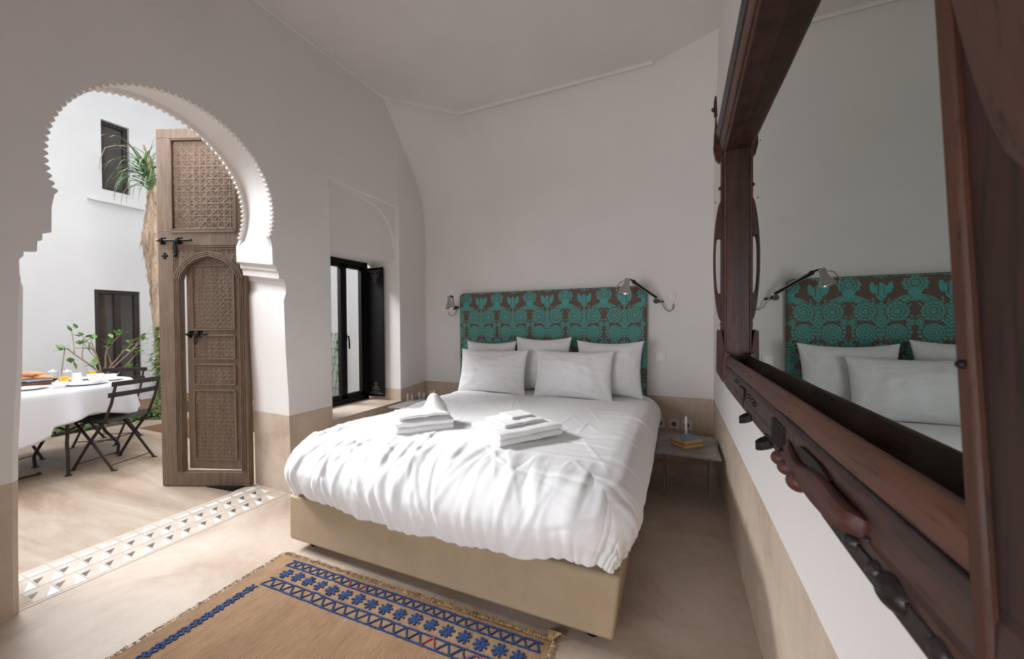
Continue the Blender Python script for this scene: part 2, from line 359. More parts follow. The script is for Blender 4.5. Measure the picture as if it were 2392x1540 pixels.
# ---- duvet
def duvet():
    rng = np.random.RandomState(7)
    IX0, IX1, IY0, IYE = -1.70, -.34, 1.475, 3.34
    Lm = .40
    U = np.concatenate([np.linspace(IX0-Lm, IX1+Lm, 420)]); V = np.linspace(IY0-Lm, IYE, 400)
    U, V = np.meshgrid(U, V, indexing='ij')
    cx = np.clip(U, IX0, IX1); cy = np.maximum(V, IY0)
    vx, vy = U-cx, V-cy; e = np.hypot(vx, vy)+1e-9; d = np.maximum(np.abs(vx), np.abs(vy)); dx, dy = vx/e, vy/e
    dd = np.array([0, .08, .14, .19, .23, .27, .31, .35, .40]); hh = np.array([0, .079, .135, .176, .203, .217, .214, .200, .178]); zz = np.array([0, -.004, -.022, -.052, -.088, -.128, -.168, -.206, -.252])
    # denser smooth interpolation
    from_ = np.linspace(0, .40, 200)
    def smooth(yv):
        q = np.interp(from_, dd, yv); k = np.ones(15)/15; qp = np.pad(q, 7, mode='edge')
        # keep slope at the ends
        qp[:7] = q[0]-(q[1]-q[0])*np.arange(7, 0, -1); qp[-7:] = q[-1]+(q[-1]-q[-2])*np.arange(1, 8); return np.convolve(qp, k, 'valid')
    hs, zs_ = smooth(hh), smooth(zz)
    H = np.interp(d, from_, hs); Z = np.interp(d, from_, zs_)
    X = cx+dx*H; Y = cy+dy*H
    # corners of the cloth bunch outwards slightly
    Zt = .590 + 0*U
    # hem: lower in the middle of the foot than at the corners
    foot = np.clip((IY0-V)/Lm, 0, 1); side = np.clip(np.maximum(IX0-U, U-IX1)/Lm, 0, 1)
    t = (U-IX0)/(IX1-IX0)
    Z = Z - foot**2*(.045*np.clip(1-(2*t-1)**2, 0, 1)+.004*np.sin(U*9)+.006*np.sin(U*23+1))
    Z = Z + side**2*.03*np.sin(V*5)
    Z = Zt+Z
    # gentle undulation of the filling
    n1 = np.zeros_like(U)
    for k in range(26):
        a = rng.uniform(0, PI); f = rng.uniform(3, 9); n1 += np.sin((U*math.cos(a)+V*math.sin(a))*f*2+rng.uniform(0, 6))/(f)
    up = .0055*n1
    # head end is pressed flat, puffier towards the foot and the right edge
    up += .018*np.exp(-((V-1.75)/.35)**2)*np.clip(1-((t-.5)/.62)**2, 0, 1) - .016*np.clip((V-2.6)/.5, 0, 1)
    fold = np.zeros_like(U)
    def creases(S_, D_, s0, s1, n, seed, amax=.012, dmin=-.25, dmax=.4, pw=None):
        r = np.random.RandomState(seed); out = np.zeros_like(U)
        for k in range(n):
            c = r.uniform(s0, s1); c = c if pw is None else s0+(s1-s0)*r.uniform(0, 1)**pw
            wv = r.uniform(.005, .020); a = r.uniform(.3, 1)*amax*(1 if r.rand() > .25 else -1)*(wv/.016)**.7
            sl = r.uniform(-.35, .35); cu = r.uniform(-.6, .6)
            a0 = r.uniform(dmin, .16); a1 = a0+r.uniform(.12, .42)
            wv *= r.uniform(.8, 2.0); dist = (S_-c-sl*D_-cu*(D_-.1)**2)/wv
            win = 1/(1+np.exp(-(D_-a0)/.02))*1/(1+np.exp((D_-a1)/.025))
            prof = np.exp(-dist**2)-.45*np.exp(-((dist-1.9)/1.4)**2)
            out += a*prof*win
        return out
    Df = IY0-V; Dl = IX0-U; Dr = U-IX1
    fold += creases(U, Df, IX0-.3, IX1+.3, 70, 3, .0052, -.14)
    fold += creases(U, Df, IX0-.3, IX0+.75, 34, 13, .0085, -.28)
    fold += creases(U-.55*Df, Df, IX0-.1, IX0+.85, 11, 17, .012, -.32)
    fold += creases(V, Dl, IY0-.3, IYE, 50, 4, .007)
    fold += creases(U+.25*Df, Df, IX0-.25, IX1+.25, 60, 23, .0032, -.10)
    fold += creases(V, Dr, IY0-.3, IYE, 60, 5, .006)
    # fine gathers at the hem
    gm = np.clip((np.maximum(np.maximum(Df, Dl), Dr)-.24)/.16, 0, 1)
    g = .003*np.sin(U*90+3*np.sin(U*17))*(Df > 0)+.003*np.sin(V*80+3*np.sin(V*13))*((Dl > 0) | (Dr > 0))
    fold += g*gm
    # surface creases on the flat top
    for k in range(46):
        cxk, cyk = rng.uniform(IX0, IX1), rng.uniform(1.3, 3.0); a = rng.normal(PI/2+.5, .5); L = rng.uniform(.06, .25)
        p = (U-cxk)*math.cos(a)+(V-cyk)*math.sin(a); q = -(U-cxk)*math.sin(a)+(V-cyk)*math.cos(a)
        fold += rng.uniform(.0012, .0035)*np.exp(-(q/.010)**2)*np.exp(-(p/L)**4)
    # normals
    P = np.stack([X, Y, Z+up], -1)
    du = np.gradient(P, axis=0); dv = np.gradient(P, axis=1); Nn = np.cross(du, dv); Nn /= np.linalg.norm(Nn, axis=-1, keepdims=True)+1e-9
    P = P+Nn*fold[..., None]
    nu, nv = U.shape
    # tuck the hem under
    idx = np.arange(nu*nv).reshape(nu, nv)
    q = np.stack([idx[:-1, :-1], idx[1:, :-1], idx[1:, 1:], idx[:-1, 1:]], -1).reshape(-1, 4)
    b = MB(); b.v = [tuple(p) for p in P.reshape(-1, 3)]; b.f = [tuple(int(i) for i in f) for f in q]; b.mi = [0]*len(b.f)
    o = b.build('duvet', M['cotton'], smooth='all', solid=-.006)
    o.modifiers[0].offset = 1 if False else -1
    return o
tag(duvet(), 'big puffy white duvet spread over the bed with creased hanging edges', 'duvet')

# ---- pillows
def pillow(name, w_, h_, T, seed, ear=.05, nx=56, nz=44):
    r = random.Random(seed); b = MB(); n = nx; m = nz
    def side(sg):
        P = []
        for i in range(n+1):
            row = []
            for j in range(m+1):
                u = -1+2*i/n; v = -1+2*j/m
                # edges bow inwards between the pointed corners
                px = u*(w_/2)*(1-ear*(1-v*v)*1.0*abs(u)); pz = v*(h_/2)*(1-ear*1.25*(1-u*u)*abs(v))
                th = max(0, (1-abs(u)**2.6))**.62*max(0, (1-abs(v)**2.4))**.62
                wr = noise.noise(Vector((u*2.2+seed, v*2.0, sg*3)))*.14+noise.noise(Vector((u*5+seed, v*5, sg*3)))*.08+noise.noise(Vector((u*3+v*7+seed, v*2-u*5, sg)))*.07
                # creases radiating from corners
                cr = 0
                for (a, c) in ((-1, -1), (1, -1), (1, 1), (-1, 1)):
                    dx, dz = u-a, v-c; dd = math.hypot(dx, dz); an = math.atan2(dz, dx)
                    cr += .10*math.sin(an*11+seed)*math.exp(-(dd/.55)**2)*min(1, dd*3)
                y = sg*(T/2*th*(1+wr+cr))+.004*noise.noise(Vector((u*3, v*3, seed)))
                row.append((px, y, pz+h_/2))
            P.append(row)
        return P
    F = side(-1); B = side(1)
    b.grid(F); o = len(b.v); b.grid([list(reversed(r_)) for r_ in B])
    ob = b.build(name, M['cotton'], smooth='all')
    bm = bmesh.new(); bm.from_mesh(ob.data); bmesh.ops.remove_doubles(bm, verts=bm.verts, dist=.0009); bmesh.ops.recalc_face_normals(bm, faces=bm.faces); bm.to_mesh(ob.data); bm.free()
    ob.data.polygons.foreach_set('use_smooth', [True]*len(ob.data.polygons))
    md = ob.modifiers.new('sub', 'SUBSURF'); md.levels = md.render_levels = 1
    return ob
PZ = .572
G = 'white pillows against the headboard'
spec = [  # x0, x1 , y, height, thickness, lean, rotz, label
 (-1.90, -1.365, 3.20, .455, .15, -.12, .02, 'white pillow at the left end of the back row, mostly hidden behind another pillow'),
 (-1.375, -.835, 3.17, .50, .16, -.14, -.03, 'white pillow in the middle of the back row showing between the two front pillows'),
 (-.79, -.235, 3.13, .475, .17, -.16, .0, 'white pillow at the right end of the back row, nearest the bedside table'),
 (-1.83, -1.165, 2.95, .395, .17, -.22, .0, 'plump white pillow in front at the left side of the bed'),
 (-1.10, -.445, 2.95, .40, .17, -.22, .0, 'plump white pillow in front at the right of centre')]
for i, (xa, xb, y, hh, T, lean, rz, lab) in enumerate(spec):
    p = pillow('pillow', xb-xa, hh, T, i*3+2, .10 if i < 3 else .06)
    p.location = ((xa+xb)/2, y, PZ); p.rotation_euler = (lean, 0, rz)
    tag(p, lab, 'pillow', G)
# ---- folded towels
def folded(name, L, W, H, seed, layers=3, fold_side=1):
    """folded terry towel lying flat: L along x, W along y; rounded fold on the front edge"""
    b = MB(); n = 40; th = H/layers
    for k in range(layers):
        z0 = k*th; P = []
        for i in range(n+1):
            u = -1+2*i/n; row = []
            sag = .004*noise.noise(Vector((u*2, k*2.3, seed)))
            ins = .006*noise.noise(Vector((k*3.1, seed, 1)))
            for (yy, zz) in [(-W/2+.0, th*.5), (-W/2-.004, th*.75), (-W/2+.006, th*1.0), (-W/4, th*1.03), (0, th*1.04), (W/4, th*1.03), (W/2-.006, th), (W/2+.004, th*.6), (W/2, th*.15), (W/4, 0), (0, 0), (-W/4, 0), (-W/2+.006, 0), (-W/2-.003, th*.25)]:
                ed = 1-.0*abs(u)**8; zc = th*.5
                row.append((u*(L/2+ins), yy+.003*noise.noise(Vector((u*3, yy*9, seed+k))), z0+zc+(zz-zc)*(1-.55*max(0, abs(u)-.9)*10*.35)+sag+.002*noise.noise(Vector((u*6, yy*20, seed)))))
            P.append(row)
        b.grid(P, closed=True)
        m = 14; o = len(b.v)-m*(n+1)
        b.f += [tuple(o+j for j in range(m)), tuple(o+n*m+j for j in reversed(range(m)))]; b.mi += [0, 0]
    ob = b.build(name, M['towel'], smooth=True, angle=60, subsurf=1)
    return ob
def put(o, x, y, z, rz, label, group='folded towels on the bed', cat='towel'):
    o.location = (x, y, z); o.rotation_euler.z = rz; return tag(o, label, cat, group)
a1 = math.atan2(.208, .195)
put(folded('towel', .30, .235, .062, 1, 2), -1.30, 1.72, .612, a1, 'thick folded white bath towel, bottom of the left towel stack')
a2 = math.atan2(.307, .204)
put(folded('towel', .37, .285, .062, 2, 2), -.755, 1.785, .613, a2, 'thick folded white bath towel, bottom of the right towel stack')
put(folded('towel', .235, .20, .017, 3, 2), -.775, 1.80, .679, a2, 'thin folded white hand towel in the middle of the right towel stack')
put(folded('towel', .13, .12, .012, 4, 2), -.775, 1.83, .699, a2, 'small folded white face cloth on top of the right towel stack')
# upper left towel with its corner folded up into a peak
b = MB(); P = []
n = 26; m = 20
for i in range(n+1):
    row = []
    for j in range(m+1):
        u, v = i/n, j/m; x = (u-.5)*.27; y = (v-.5)*.20
        pk = math.exp(-(((u-.84)/.17)**2+((v-.70)/.30)**2)); z = .010+.088*pk+.009*noise.noise(Vector((u*5, v*5, 2)))+.008*math.sin(v*9+u*3)*u
        row.append((x-.02*pk, y, max(.002, z)))
    P.append(row)
b.grid(P); o = b.build('towel', M['towel'], smooth='all', solid=.012)
put(o, -1.30, 1.72, .676, a1, 'white hand towel with a peaked corner on top of the left towel stack')

# ================================================================ HEADBOARD
def damask(u, v):
    """ornament mask, 0..1 : u across one repeat (-.5...5), v up (metres/pitch); mirror symmetric palmette and scroll motif"""
    x = np.abs(u); m = np.zeros_like(u)
    def add(a): nonlocal m; m = np.maximum(m, a)
    def disc(cx, cy, r, lobes=0, amp=0, ph=0, inner=None):
        dx, dy = x-cx, v-cy; rr = np.hypot(dx, dy); an = np.arctan2(dy, dx)
        ro = r*(1+amp*np.cos(an*lobes+ph)); a = (rr < ro).astype(float)
        if inner:
            for q in inner: a *= 1-((np.abs(rr-ro*q) < .010)).astype(float)
        return a
    def seg(pts, w0, w1):
        a = np.zeros_like(u)
        for i in range(len(pts)-1):
            (ax, ay), (bx, by) = pts[i], pts[i+1]; L2 = (bx-ax)**2+(by-ay)**2
            t = np.clip(((x-ax)*(bx-ax)+(v-ay)*(by-ay))/L2, 0, 1); dd = np.hypot(x-ax-t*(bx-ax), v-ay-t*(by-ay))
            ww = w0+(w1-w0)*((i+t)/(len(pts)-1)); a = np.maximum(a, (dd < ww).astype(float))
        return a
    def lines(mask, f, w_=.10):
        nonlocal m
        m = np.where(mask, (np.abs(np.mod(f, 1)-.5) > w_).astype(float), m)
    # leafy trunk of the motif with chevron veins
    lines((x < .05+.07*np.exp(-((v-.05)/.12)**2)+.03*np.sin(v*26)) & (v > -.34) & (v < .56), (v-x*1.2)*13, .13)
    # spreading plumes
    for k, (R_, w0) in enumerate(((.49, .060), (.385, .036), (.285, .034), (.20, .026))):
        arc = [(R_*(1-math.cos(t))*.95+.01*k, .02+.07*k+R_*1.02*math.sin(t)) for t in np.linspace(.35, 1.9, 12)]
        a = seg(arc, .014, w0); rr = np.hypot(x-R_*.95, v-(.02+.07*k))
        lines(a > 0, (rr-R_)*22+np.arctan2(v, x)*9, .12)
    # chrysanthemum either side
    dx, dy = x-.245, v-.235; rr = np.hypot(dx, dy*.92); an = np.arctan2(dy, dx)
    ro = .178*(1+.09*np.cos(an*13)); fl = (rr < ro)
    pet = ((np.abs(np.sin(an*6.5+rr*18)) > .20) | (rr < .03)) & (np.abs(rr-.06) > .007) & (np.abs(rr-.115) > .007)
    m = np.where((rr < ro+.016), 0, m); m = np.where(fl, pet.astype(float), m)
    # scroll rosette below
    dx, dy = x-.24, v+.17; rr = np.hypot(dx, dy); an = np.arctan2(dy, dx)
    m = np.where(rr < .225, 0, m)
    m = np.where(rr < .165, (np.mod(rr/.050-an/(2*PI), 1) > .24).astype(float), m)
    add(((np.abs(rr-.198) < .024) & (np.cos(an*15) > -.6) & (dy < .12)).astype(float))
    # tulip on the stem
    add(((x < .12*(1-((v-.66)/.15)**2)) & (np.abs(v-.66) < .15) & (np.abs(x-.045) > .007)).astype(float))
    add((((x-.13)/.05)**2+((v-.68-.7*(x-.1))/.11)**2 < 1).astype(float))
    # flower, curl and daisy between the repeats
    xx = .5-x; rr = np.hypot(xx, v-.78); an = np.arctan2(v-.78, xx)
    add(((rr < .19*(1+.10*np.cos(an*11))) & (np.abs(rr-.07) > .008) & (np.abs(rr-.13) > .007) & (np.abs(np.sin(an*5.5)) > .2)).astype(float))
    add(((xx < .10*(1-((v-.60)/.10)**2)) & (np.abs(v-.60) < .10)).astype(float))
    for cx_, cy_ in ((.055, .02), (.10, -.02), (.10, .055)):
        rr = np.hypot(xx-cx_*.8, v-cy_); add(((rr < .050) & (np.abs(rr-.028) > .007)).astype(float))
    rr = np.hypot(xx, v+.50); an = np.arctan2(v+.50, xx); add(((rr < .125*(1+.20*np.cos(an*10))) & (rr > .022) & (np.abs(rr-.06) > .007)).astype(float))
    rr = np.hypot(x-.24, v+.47); an = np.arctan2(v+.47, x-.24); add(((rr < .115) & (np.mod(rr/.05+an/(2*PI), 1) > .34)).astype(float))
    rr = np.hypot(x, v+.50); an = np.arctan2(v+.50, x); add(((rr < .11*(1+.22*np.cos(an*8))) & (rr > .02) & (np.abs(rr-.055) > .007)).astype(float))
    # tiny leaves scattered in the ground
    for cx_, cy_, a_ in ((.43, .36, .9), (.46, .14, -.6), (.44, -.33, .4), (.36, .44, .3), (.12, .47, 1.2), (.40, .50, .2)):
        ca, sa = math.cos(a_), math.sin(a_); p = (x-cx_)*ca+(v-cy_)*sa; q = -(x-cx_)*sa+(v-cy_)*ca; add(((p/.035)**2+(q/.014)**2 < 1).astype(float))
    return m
def headboard():
    X0, X1, ZT = -2.093, -.238, 1.497; yF = 3.415; R_ = .035; T = 3.5-yF
    root = empty('headboard', (-1.165, 3.5, 0), label='tall upholstered headboard in turquoise and brown damask behind the bed', cat='headboard')
    n, m = 560, 400; z0 = .30
    ax = np.linspace(X0, X1, n); az = np.linspace(z0, ZT, m)
    Xg, Zg = np.meshgrid(ax, az, indexing='ij')
    # rounded edges: y recedes close to the outline
    de = np.minimum(np.minimum(Xg-X0, X1-Xg), ZT-Zg); rx = np.clip(1-np.minimum(np.minimum(Xg-X0, X1-Xg), ZT-Zg)/R_, 0, 1)
    Yg = yF+R_*.9*(1-np.sqrt(np.clip(1-rx**2, 0, 1)))
    # rounded top corners
    for s_, xc in ((-1, X0+.04), (1, X1-.04)):
        k = (s_*(Xg-xc) > 0) & (Zg > ZT-.04); dx, dz = Xg-xc, Zg-(ZT-.04); e = np.maximum(np.abs(dx), np.abs(dz)); h_ = np.hypot(dx, dz)+1e-9
        Xg = np.where(k, xc+dx*e/h_, Xg); Zg = np.where(k, ZT-.04+dz*e/h_, Zg)
    pitch = .352
    U = (Xg+.418+pitch*50)/pitch; row = np.floor(U+.5); u = U-row
    v = (Zg-1.165)/pitch; per = 1.50
    v2 = np.mod(v+.62, per)-.62
    mk = damask(u, v2)
    rng = np.random.RandomState(2)
    wv = .5+.5*np.sin(Xg*2400)*np.sin(Zg*2300)
    nz = rng.rand(*mk.shape)
    teal = np.array(srgb(92, 172, 162)[:3]); teal2 = np.array(srgb(52, 134, 134)[:3]); br = np.array(srgb(112, 90, 78)[:3]); br2 = np.array(srgb(80, 64, 56)[:3])
    q = (nz*.5+.25*(np.sin(u*60)*np.sin(v*60)+1))[..., None]
    tcol = teal*(1-q*.75)+teal2*q*.75; bcol = br*(1-q*.7)+br2*q*.7
    col = tcol*mk[..., None]+bcol*(1-mk[..., None])
    Yg = Yg-.0012*mk
    b = MB(); V = np.stack([Xg+1.165, Yg-3.5, Zg], -1).reshape(-1, 3); idx = np.arange(n*m).reshape(n, m)
    q4 = np.stack([idx[:-1, :-1], idx[1:, :-1], idx[1:, 1:], idx[:-1, 1:]], -1).reshape(-1, 4)
    # closing skirt back to the wall
    b.v = [tuple(p) for p in V.tolist()]; b.f = [tuple(f) for f in q4.tolist()]; nf = len(b.f)
    ring = [int(i) for i in idx[0, :]]+[int(i) for i in idx[1:, -1]]+[int(i) for i in idx[-1, :-1][::-1]]
    o0 = len(b.v)
    for i in ring: p = b.v[i]; b.v.append((p[0], -.003, p[2]))
    for k in range(len(ring)-1): b.f.append((ring[k], ring[k+1], o0+k+1, o0+k))
    b.mi = [0]*len(b.f)
    mt = Mat('damask_fabric', (.2, .2, .2, 1), .8); at = mt.n('ShaderNodeAttribute', _attribute_name='damask'); mt.color(at.outputs['Color']); mt.b.inputs['Sheen Weight'].default_value = .2
    mt.bump(mt.noise(900, 2), .3, .0006)
    ob = b.build('upholstered_panel', mt.m, root, smooth='all')
    ca = ob.data.color_attributes.new('damask', 'FLOAT_COLOR', 'POINT')
    cc = np.ones((len(b.v), 4)); cc[:n*m, :3] = col.reshape(-1, 3); cc[n*m:, :3] = cc[ring, :3]
    ca.data.foreach_set('color', cc.ravel())
    # piping
    pts = [(X0+1.165+.002, -.05, z0), (X0+1.165+.002, -.05, ZT-.04)]
    for k in range(7): a = PI-PI/2*k/6; pts.append((X0+1.165+.042+.04*math.cos(a), -.05, ZT-.04+.04*math.sin(a)))
    for k in range(7): a = PI/2-PI/2*k/6; pts.append((X1+1.165-.042+.04*math.cos(a), -.05, ZT-.04+.04*math.sin(a)))
    pts.append((X1+1.165-.002, -.05, z0))
    p = MB(); p.tube(pts, .005, 8); p.build('piping', mottled('piping_fabric', srgb(60, 96, 90), srgb(92, 74, 62), 60, .8), root, smooth=True)
headboard()
# ================================================================ COURTYARD
FX, CYR, CYL, CZ = -7.0, 4.6, -2.2, 5.0
def part_wall(name, boxes, mat, label):
    b = MB()
    for q in boxes: b.box(*q)
    return struct(b.build(name, mat), label, 'wall')
# far wall with two windows (holes y 2.36-2.84 / z .42-1.69 and y 2.46-2.76 / z 3.0-3.96)
LW = (2.372, 2.832, .415, 1.672); UW = (2.470, 2.752, 3.015, 3.940)
wx0, wx1 = FX-.25, FX
M['court_wall'] = mottled('courtyard_white_plaster', srgb(208, 209, 211), srgb(214, 215, 217), 1.5, .8, bs=.08, bumpsc=20)
part_wall('wall_far', [(wx0, wx1, CYL, 2.372, 0, CZ), (wx0, wx1, 2.832, CYR, 0, CZ), (wx0, wx1, 2.372, 2.832, 0, .415), (wx0, wx1, 2.372, 2.832, 1.672, 3.015),
    (wx0, wx1, 2.372, 2.470, 3.015, 3.94), (wx0, wx1, 2.752, 2.832, 3.015, 3.94), (wx0, wx1, 2.372, 2.832, 3.94, CZ)], M['court_wall'], 'bright white courtyard wall with two dark framed windows')
part_wall('wall_court_end', [(FX, XO, CYR, CYR+.2, 0, CZ)], M['court_wall'], 'white courtyard side wall seen through the bedroom window')
part_wall('wall_court_front', [(FX, XO, CYL-.2, CYL, 0, CZ)], M['court_wall'], 'white courtyard side wall hidden left of the arch')
b = MB(); b.box(FX, FX+.02, CYL, CYR, 0, .14); struct(b.build('baseboard_far', mottled('brown_skirting', srgb(150, 124, 98), srgb(172, 148, 122), 5)), 'brown skirting along the far courtyard wall', 'skirting')
b = MB(); b.box(wx1, wx1+.035, 2.33, 2.90, 2.84, 2.862); struct(b.build('trim_3', M['court_wall']), 'thin white ledge below the upper courtyard window', 'ledge')
# courtyard floor with a sunken basin and a planting bed
PX = -6.13
b = MB()
b.box(PX, XO, CYL, 2.275, -.1, 0); b.box(PX, -5.74, 2.275, CYR, -.1, 0); b.box(-4.3, XO, 2.275, CYR, -.1, 0); b.box(-5.74, -4.3, 4.0, CYR, -.1, 0)
b.box(FX, XO, CYL, CYR, -.5, -.42)
b.box(-5.76, -5.74, 2.275, 4.0, -.5, -.02)
struct(b.build('floor', M['court']), 'sandy stone courtyard floor with a sunken basin', 'floor')
b = MB(); b.box(-5.74, -5.735, 2.28, 4.0, -.42, -.001); b.box(-5.735, -4.3, 2.275, 2.28, -.42, -.001)
struct(b.build('trim_4', mottled('brown_basin_lining', srgb(128, 100, 74), srgb(150, 120, 92), 6, .7)), 'brown lining of the sunken basin in the courtyard', 'basin wall')
soil = Mat('dark_soil', srgb(72, 58, 46), .95); soil.color(soil.ramp(soil.noise(30, 6, .7), [(.35, srgb(52, 42, 34)), (.7, srgb(104, 86, 66))])); soil.bump(soil.noise(40, 5), .8, .03)
b = MB(); n = 60
b.grid([[(FX+(PX-FX)*i/12, CYL+(CYR-CYL)*j/n, .0+.03*noise.noise(Vector((i*.4, j*.5, 0)))) for j in range(n+1)] for i in range(13)])
tag(b.build('soil_bed', soil.m, smooth=True), 'dark soil bed along the foot of the far courtyard wall', 'soil', kind='stuff')

# ---- windows
GL = Mat('dark_window_glass', srgb(40, 36, 34), .06); GL.b.inputs['Specular IOR Level'].default_value = .9
GL.color(GL.ramp(GL.noise(1.2, 3), [(.4, srgb(58, 52, 47)), (.7, srgb(84, 76, 68))]))
def window(name, X, y0, y1, z0, z1, fw, mull, label):
    t = empty(name, (X, (y0+y1)/2, z0)); struct(t, label, 'window')
    Y = (y0+y1)/2; a, c = y0-Y, y1-Y; H = z1-z0; b = MB()
    b.box(-.05, 0, a, a+fw, 0, H); b.box(-.05, 0, c-fw, c, 0, H); b.box(-.05, 0, a+fw, c-fw, H-fw, H); b.box(-.05, 0, a+fw, c-fw, 0, fw*1.2)
    b.build('window_frame', M['darkwood'], t, bevel=.004)
    if mull:
        b = MB(); b.box(-.045, .006, -.03, .03, fw, H-fw); b.build('mullion', M['darkwood'], t, bevel=.003)
        for s in (-1, 1):
            b = MB(); yy = sorted((s*.03, s*(c-fw))); b.box(-.04, -.034, yy[0], yy[1], fw, H-fw); b.build('pane', GL.m, t)
    else:
        b = MB(); b.box(-.04, -.034, a+fw, c-fw, fw, H-fw); b.build('pane', GL.m, t)
    return t
window('window_1', FX-.03, LW[0], LW[1], LW[2], LW[3], .052, True, 'lower dark double window in the far courtyard wall')
window('window_2', FX-.05, UW[0], UW[1], UW[2], UW[3], .045, False, 'upper narrow dark window in the far courtyard wall')
# bedroom window in the niche: dark casement with clear glass
t = empty('window_3', (XO, 2.55, .437)); struct(t, 'narrow dark casement window with clear glass in the niche beside the arch', 'window')
a, c, H = -.38, .375, 1.366
b = MB(); b.box(-.03, .03, a, a+.045, 0, H); b.box(-.03, .03, c-.045, c, 0, H); b.box(-.03, .03, a, c, H-.05, H); b.box(-.03, .03, a, c, 0, .05)
b.build('window_frame', M['black'], t, bevel=.003)
for s in (0, 1):
    y0, y1 = (a+.045, .08) if s == 0 else (.085, c-.045)
    b = MB(); b.box(-.02, .022, y0, y0+.028, .05, H-.05); b.box(-.02, .022, y1-.035, y1, .05, H-.05); b.box(-.02, .022, y0, y1, H-.08, H-.05); b.box(-.02, .022, y0, y1, .05, .09)
    sash = b.build('sash', M['black'], t, bevel=.002)
    b = MB(); b.add([(0, y0+.02, .08), (0, y1-.03, .08), (0, y1-.03, H-.07), (0, y0+.02, H-.07)], [(0, 1, 2, 3)])
    g = Mat('clear_glass', (1, 1, 1, 1), 0); N = g.N; tr = N.new('ShaderNodeBsdfTransparent'); gl = N.new('ShaderNodeBsdfGlossy'); gl.inputs['Roughness'].default_value = .02; mx = N.new('ShaderNodeMixShader'); mx.inputs[0].default_value = .07
    g.L.new(tr.outputs[0], mx.inputs[1]); g.L.new(gl.outputs[0], mx.inputs[2]); g.L.new(mx.outputs[0], N['Material Output'].inputs[0])
    b.build('pane', g.m, sash); M['glass'] = g.m
b = MB(); b.box(.022, .035, .088, .104, .60, .66); b.tube([(.03, .096, .64), (.06, .096, .635), (.062, .10, .60), (.062, .102, .52)], .007, 8)
b.build('handle', M['black'], t, smooth=True)
# perforated metal shutter folded back against the niche side
sh = empty('window_shutter', (XO+.035, 2.925, .437), label='black perforated metal shutter folded back beside the bedroom window', cat='shutter')
b = MB(); W, Hs = .20, 1.28; z0 = .03
holes = []
b.box(0, W, -.012, 0, z0, z0+Hs)
b.build('panel', M['black'], sh, bevel=.002)
b = MB()
for (zz, up) in ((z0+Hs-.03, -1), (z0+.03, 1)):
    b = MB()
    for r0 in range(9):
        nn = [11, 8, 2, 7, 5, 4, 2, 3, 1][r0]
        for k in range(nn):
            x = W/2+(k-(nn-1)/2)*.016; z = zz+up*r0*.014
            b.lathe([(.0026, 0), (.0026, .0006)], 8, Matrix(((1, 0, 0, x), (0, 0, 1, -.0128), (0, 1, 0, z), (0, 0, 0, 1))))
    b.build('perforation', M['white'], sh)
for z in (.25, 1.1): b = MB(); b.tube([(0, -.006, z), (0, -.006, z+.06)], .008, 8); b.build('hinge', M['black'], sh, smooth=True)

# ================================================================ CARVED DOOR LEAF
DA = math.atan2(1.80-1.567, -2.89+3.475)
W, H, T = .655, 2.615, .05
dr = empty('door_leaf', (-3.496, 1.559, .004), DA, 'tall weathered grey-brown carved door leaf swung open into the courtyard', 'door')
DL = Matrix(((1, 0, 0, 0), (0, 0, -1, 0), (0, 1, 0, 0), (0, 0, 0, 1)))   # profile xy -> door xz, depth to -y (towards the room)
def leafbox(b, x0, x1, z0, z1, y0=0, y1=-T): b.box(x0, x1, min(y0, y1), max(y0, y1), z0, z1)
WX0, WX1, WZ0, WZS, WZA = .152, .600, .10, 1.52, 1.69        # wicket opening
def ogee(x0, x1, zs, za):
    c = (x0+x1)/2; w_ = (x1-x0)/2
    return [(x1, zs), (x1-w_*.07, zs+(za-zs)*.25), (x1-w_*.30, zs+(za-zs)*.62), (x1-w_*.58, zs+(za-zs)*.86), (c, za), (x0+w_*.58, zs+(za-zs)*.86), (x0+w_*.30, zs+(za-zs)*.62), (x0+w_*.07, zs+(za-zs)*.25), (x0, zs)]
b = MB()
og = ogee(WX0, WX1, WZS, WZA)
leafbox(b, 0, WX0, 0, 1.74); leafbox(b, WX1, W, 0, 1.74); leafbox(b, WX0, WX1, 0, WZ0)
b.prism([(WX1, 1.74), (WX0, 1.74)]+list(reversed(og)), T, DL)
leafbox(b, 0, W, 1.74, 1.865); leafbox(b, 0, .10, 1.865, 2.545); leafbox(b, W-.07, W, 1.865, 2.545); leafbox(b, 0, W, 2.545, H)
b.build('frame', M['door'], dr, bevel=.003)
b = MB()       # mouldings
def mould(b, x0, x1, z0, z1, w_=.012, y=-T, h_=.008):
    for (p, q) in (((x0, z0), (x1, z0)), ((x1, z0), (x1, z1)), ((x1, z1), (x0, z1)), ((x0, z1), (x0, z0))):
        b.bar((p[0], y-h_/2+.002, p[1]), (q[0], y-h_/2+.002, q[1]), w_, h_, up=(0, 1, 0))
mould(b, .10, W-.07, 1.865, 2.545, .016)
mould(b, .112, W-.082, 1.88, 2.53, .007)
for z in (1.735, 1.752, 1.765): b.bar((.11, -T-.002, z), (W-.02, -T-.002, z), .006, .008, up=(0, 1, 0))
for x in (.118, .130, .142, .607, .619, .631): b.bar((x, -T-.002, .11), (x, -T-.002, 1.735), .005, .007, up=(0, 1, 0))
for off in (0, .018, .036):
    o_ = ogee(WX0-off+.004, WX1+off-.004, WZS, WZA+off*.8)
    for i in range(len(o_)-1): b.bar((o_[i][0], -T-.003, o_[i][1]), (o_[i+1][0], -T-.003, o_[i+1][1]), .010, .012, up=(0, 1, 0))
b.build('moulding', M['door'], dr, bevel=.001)
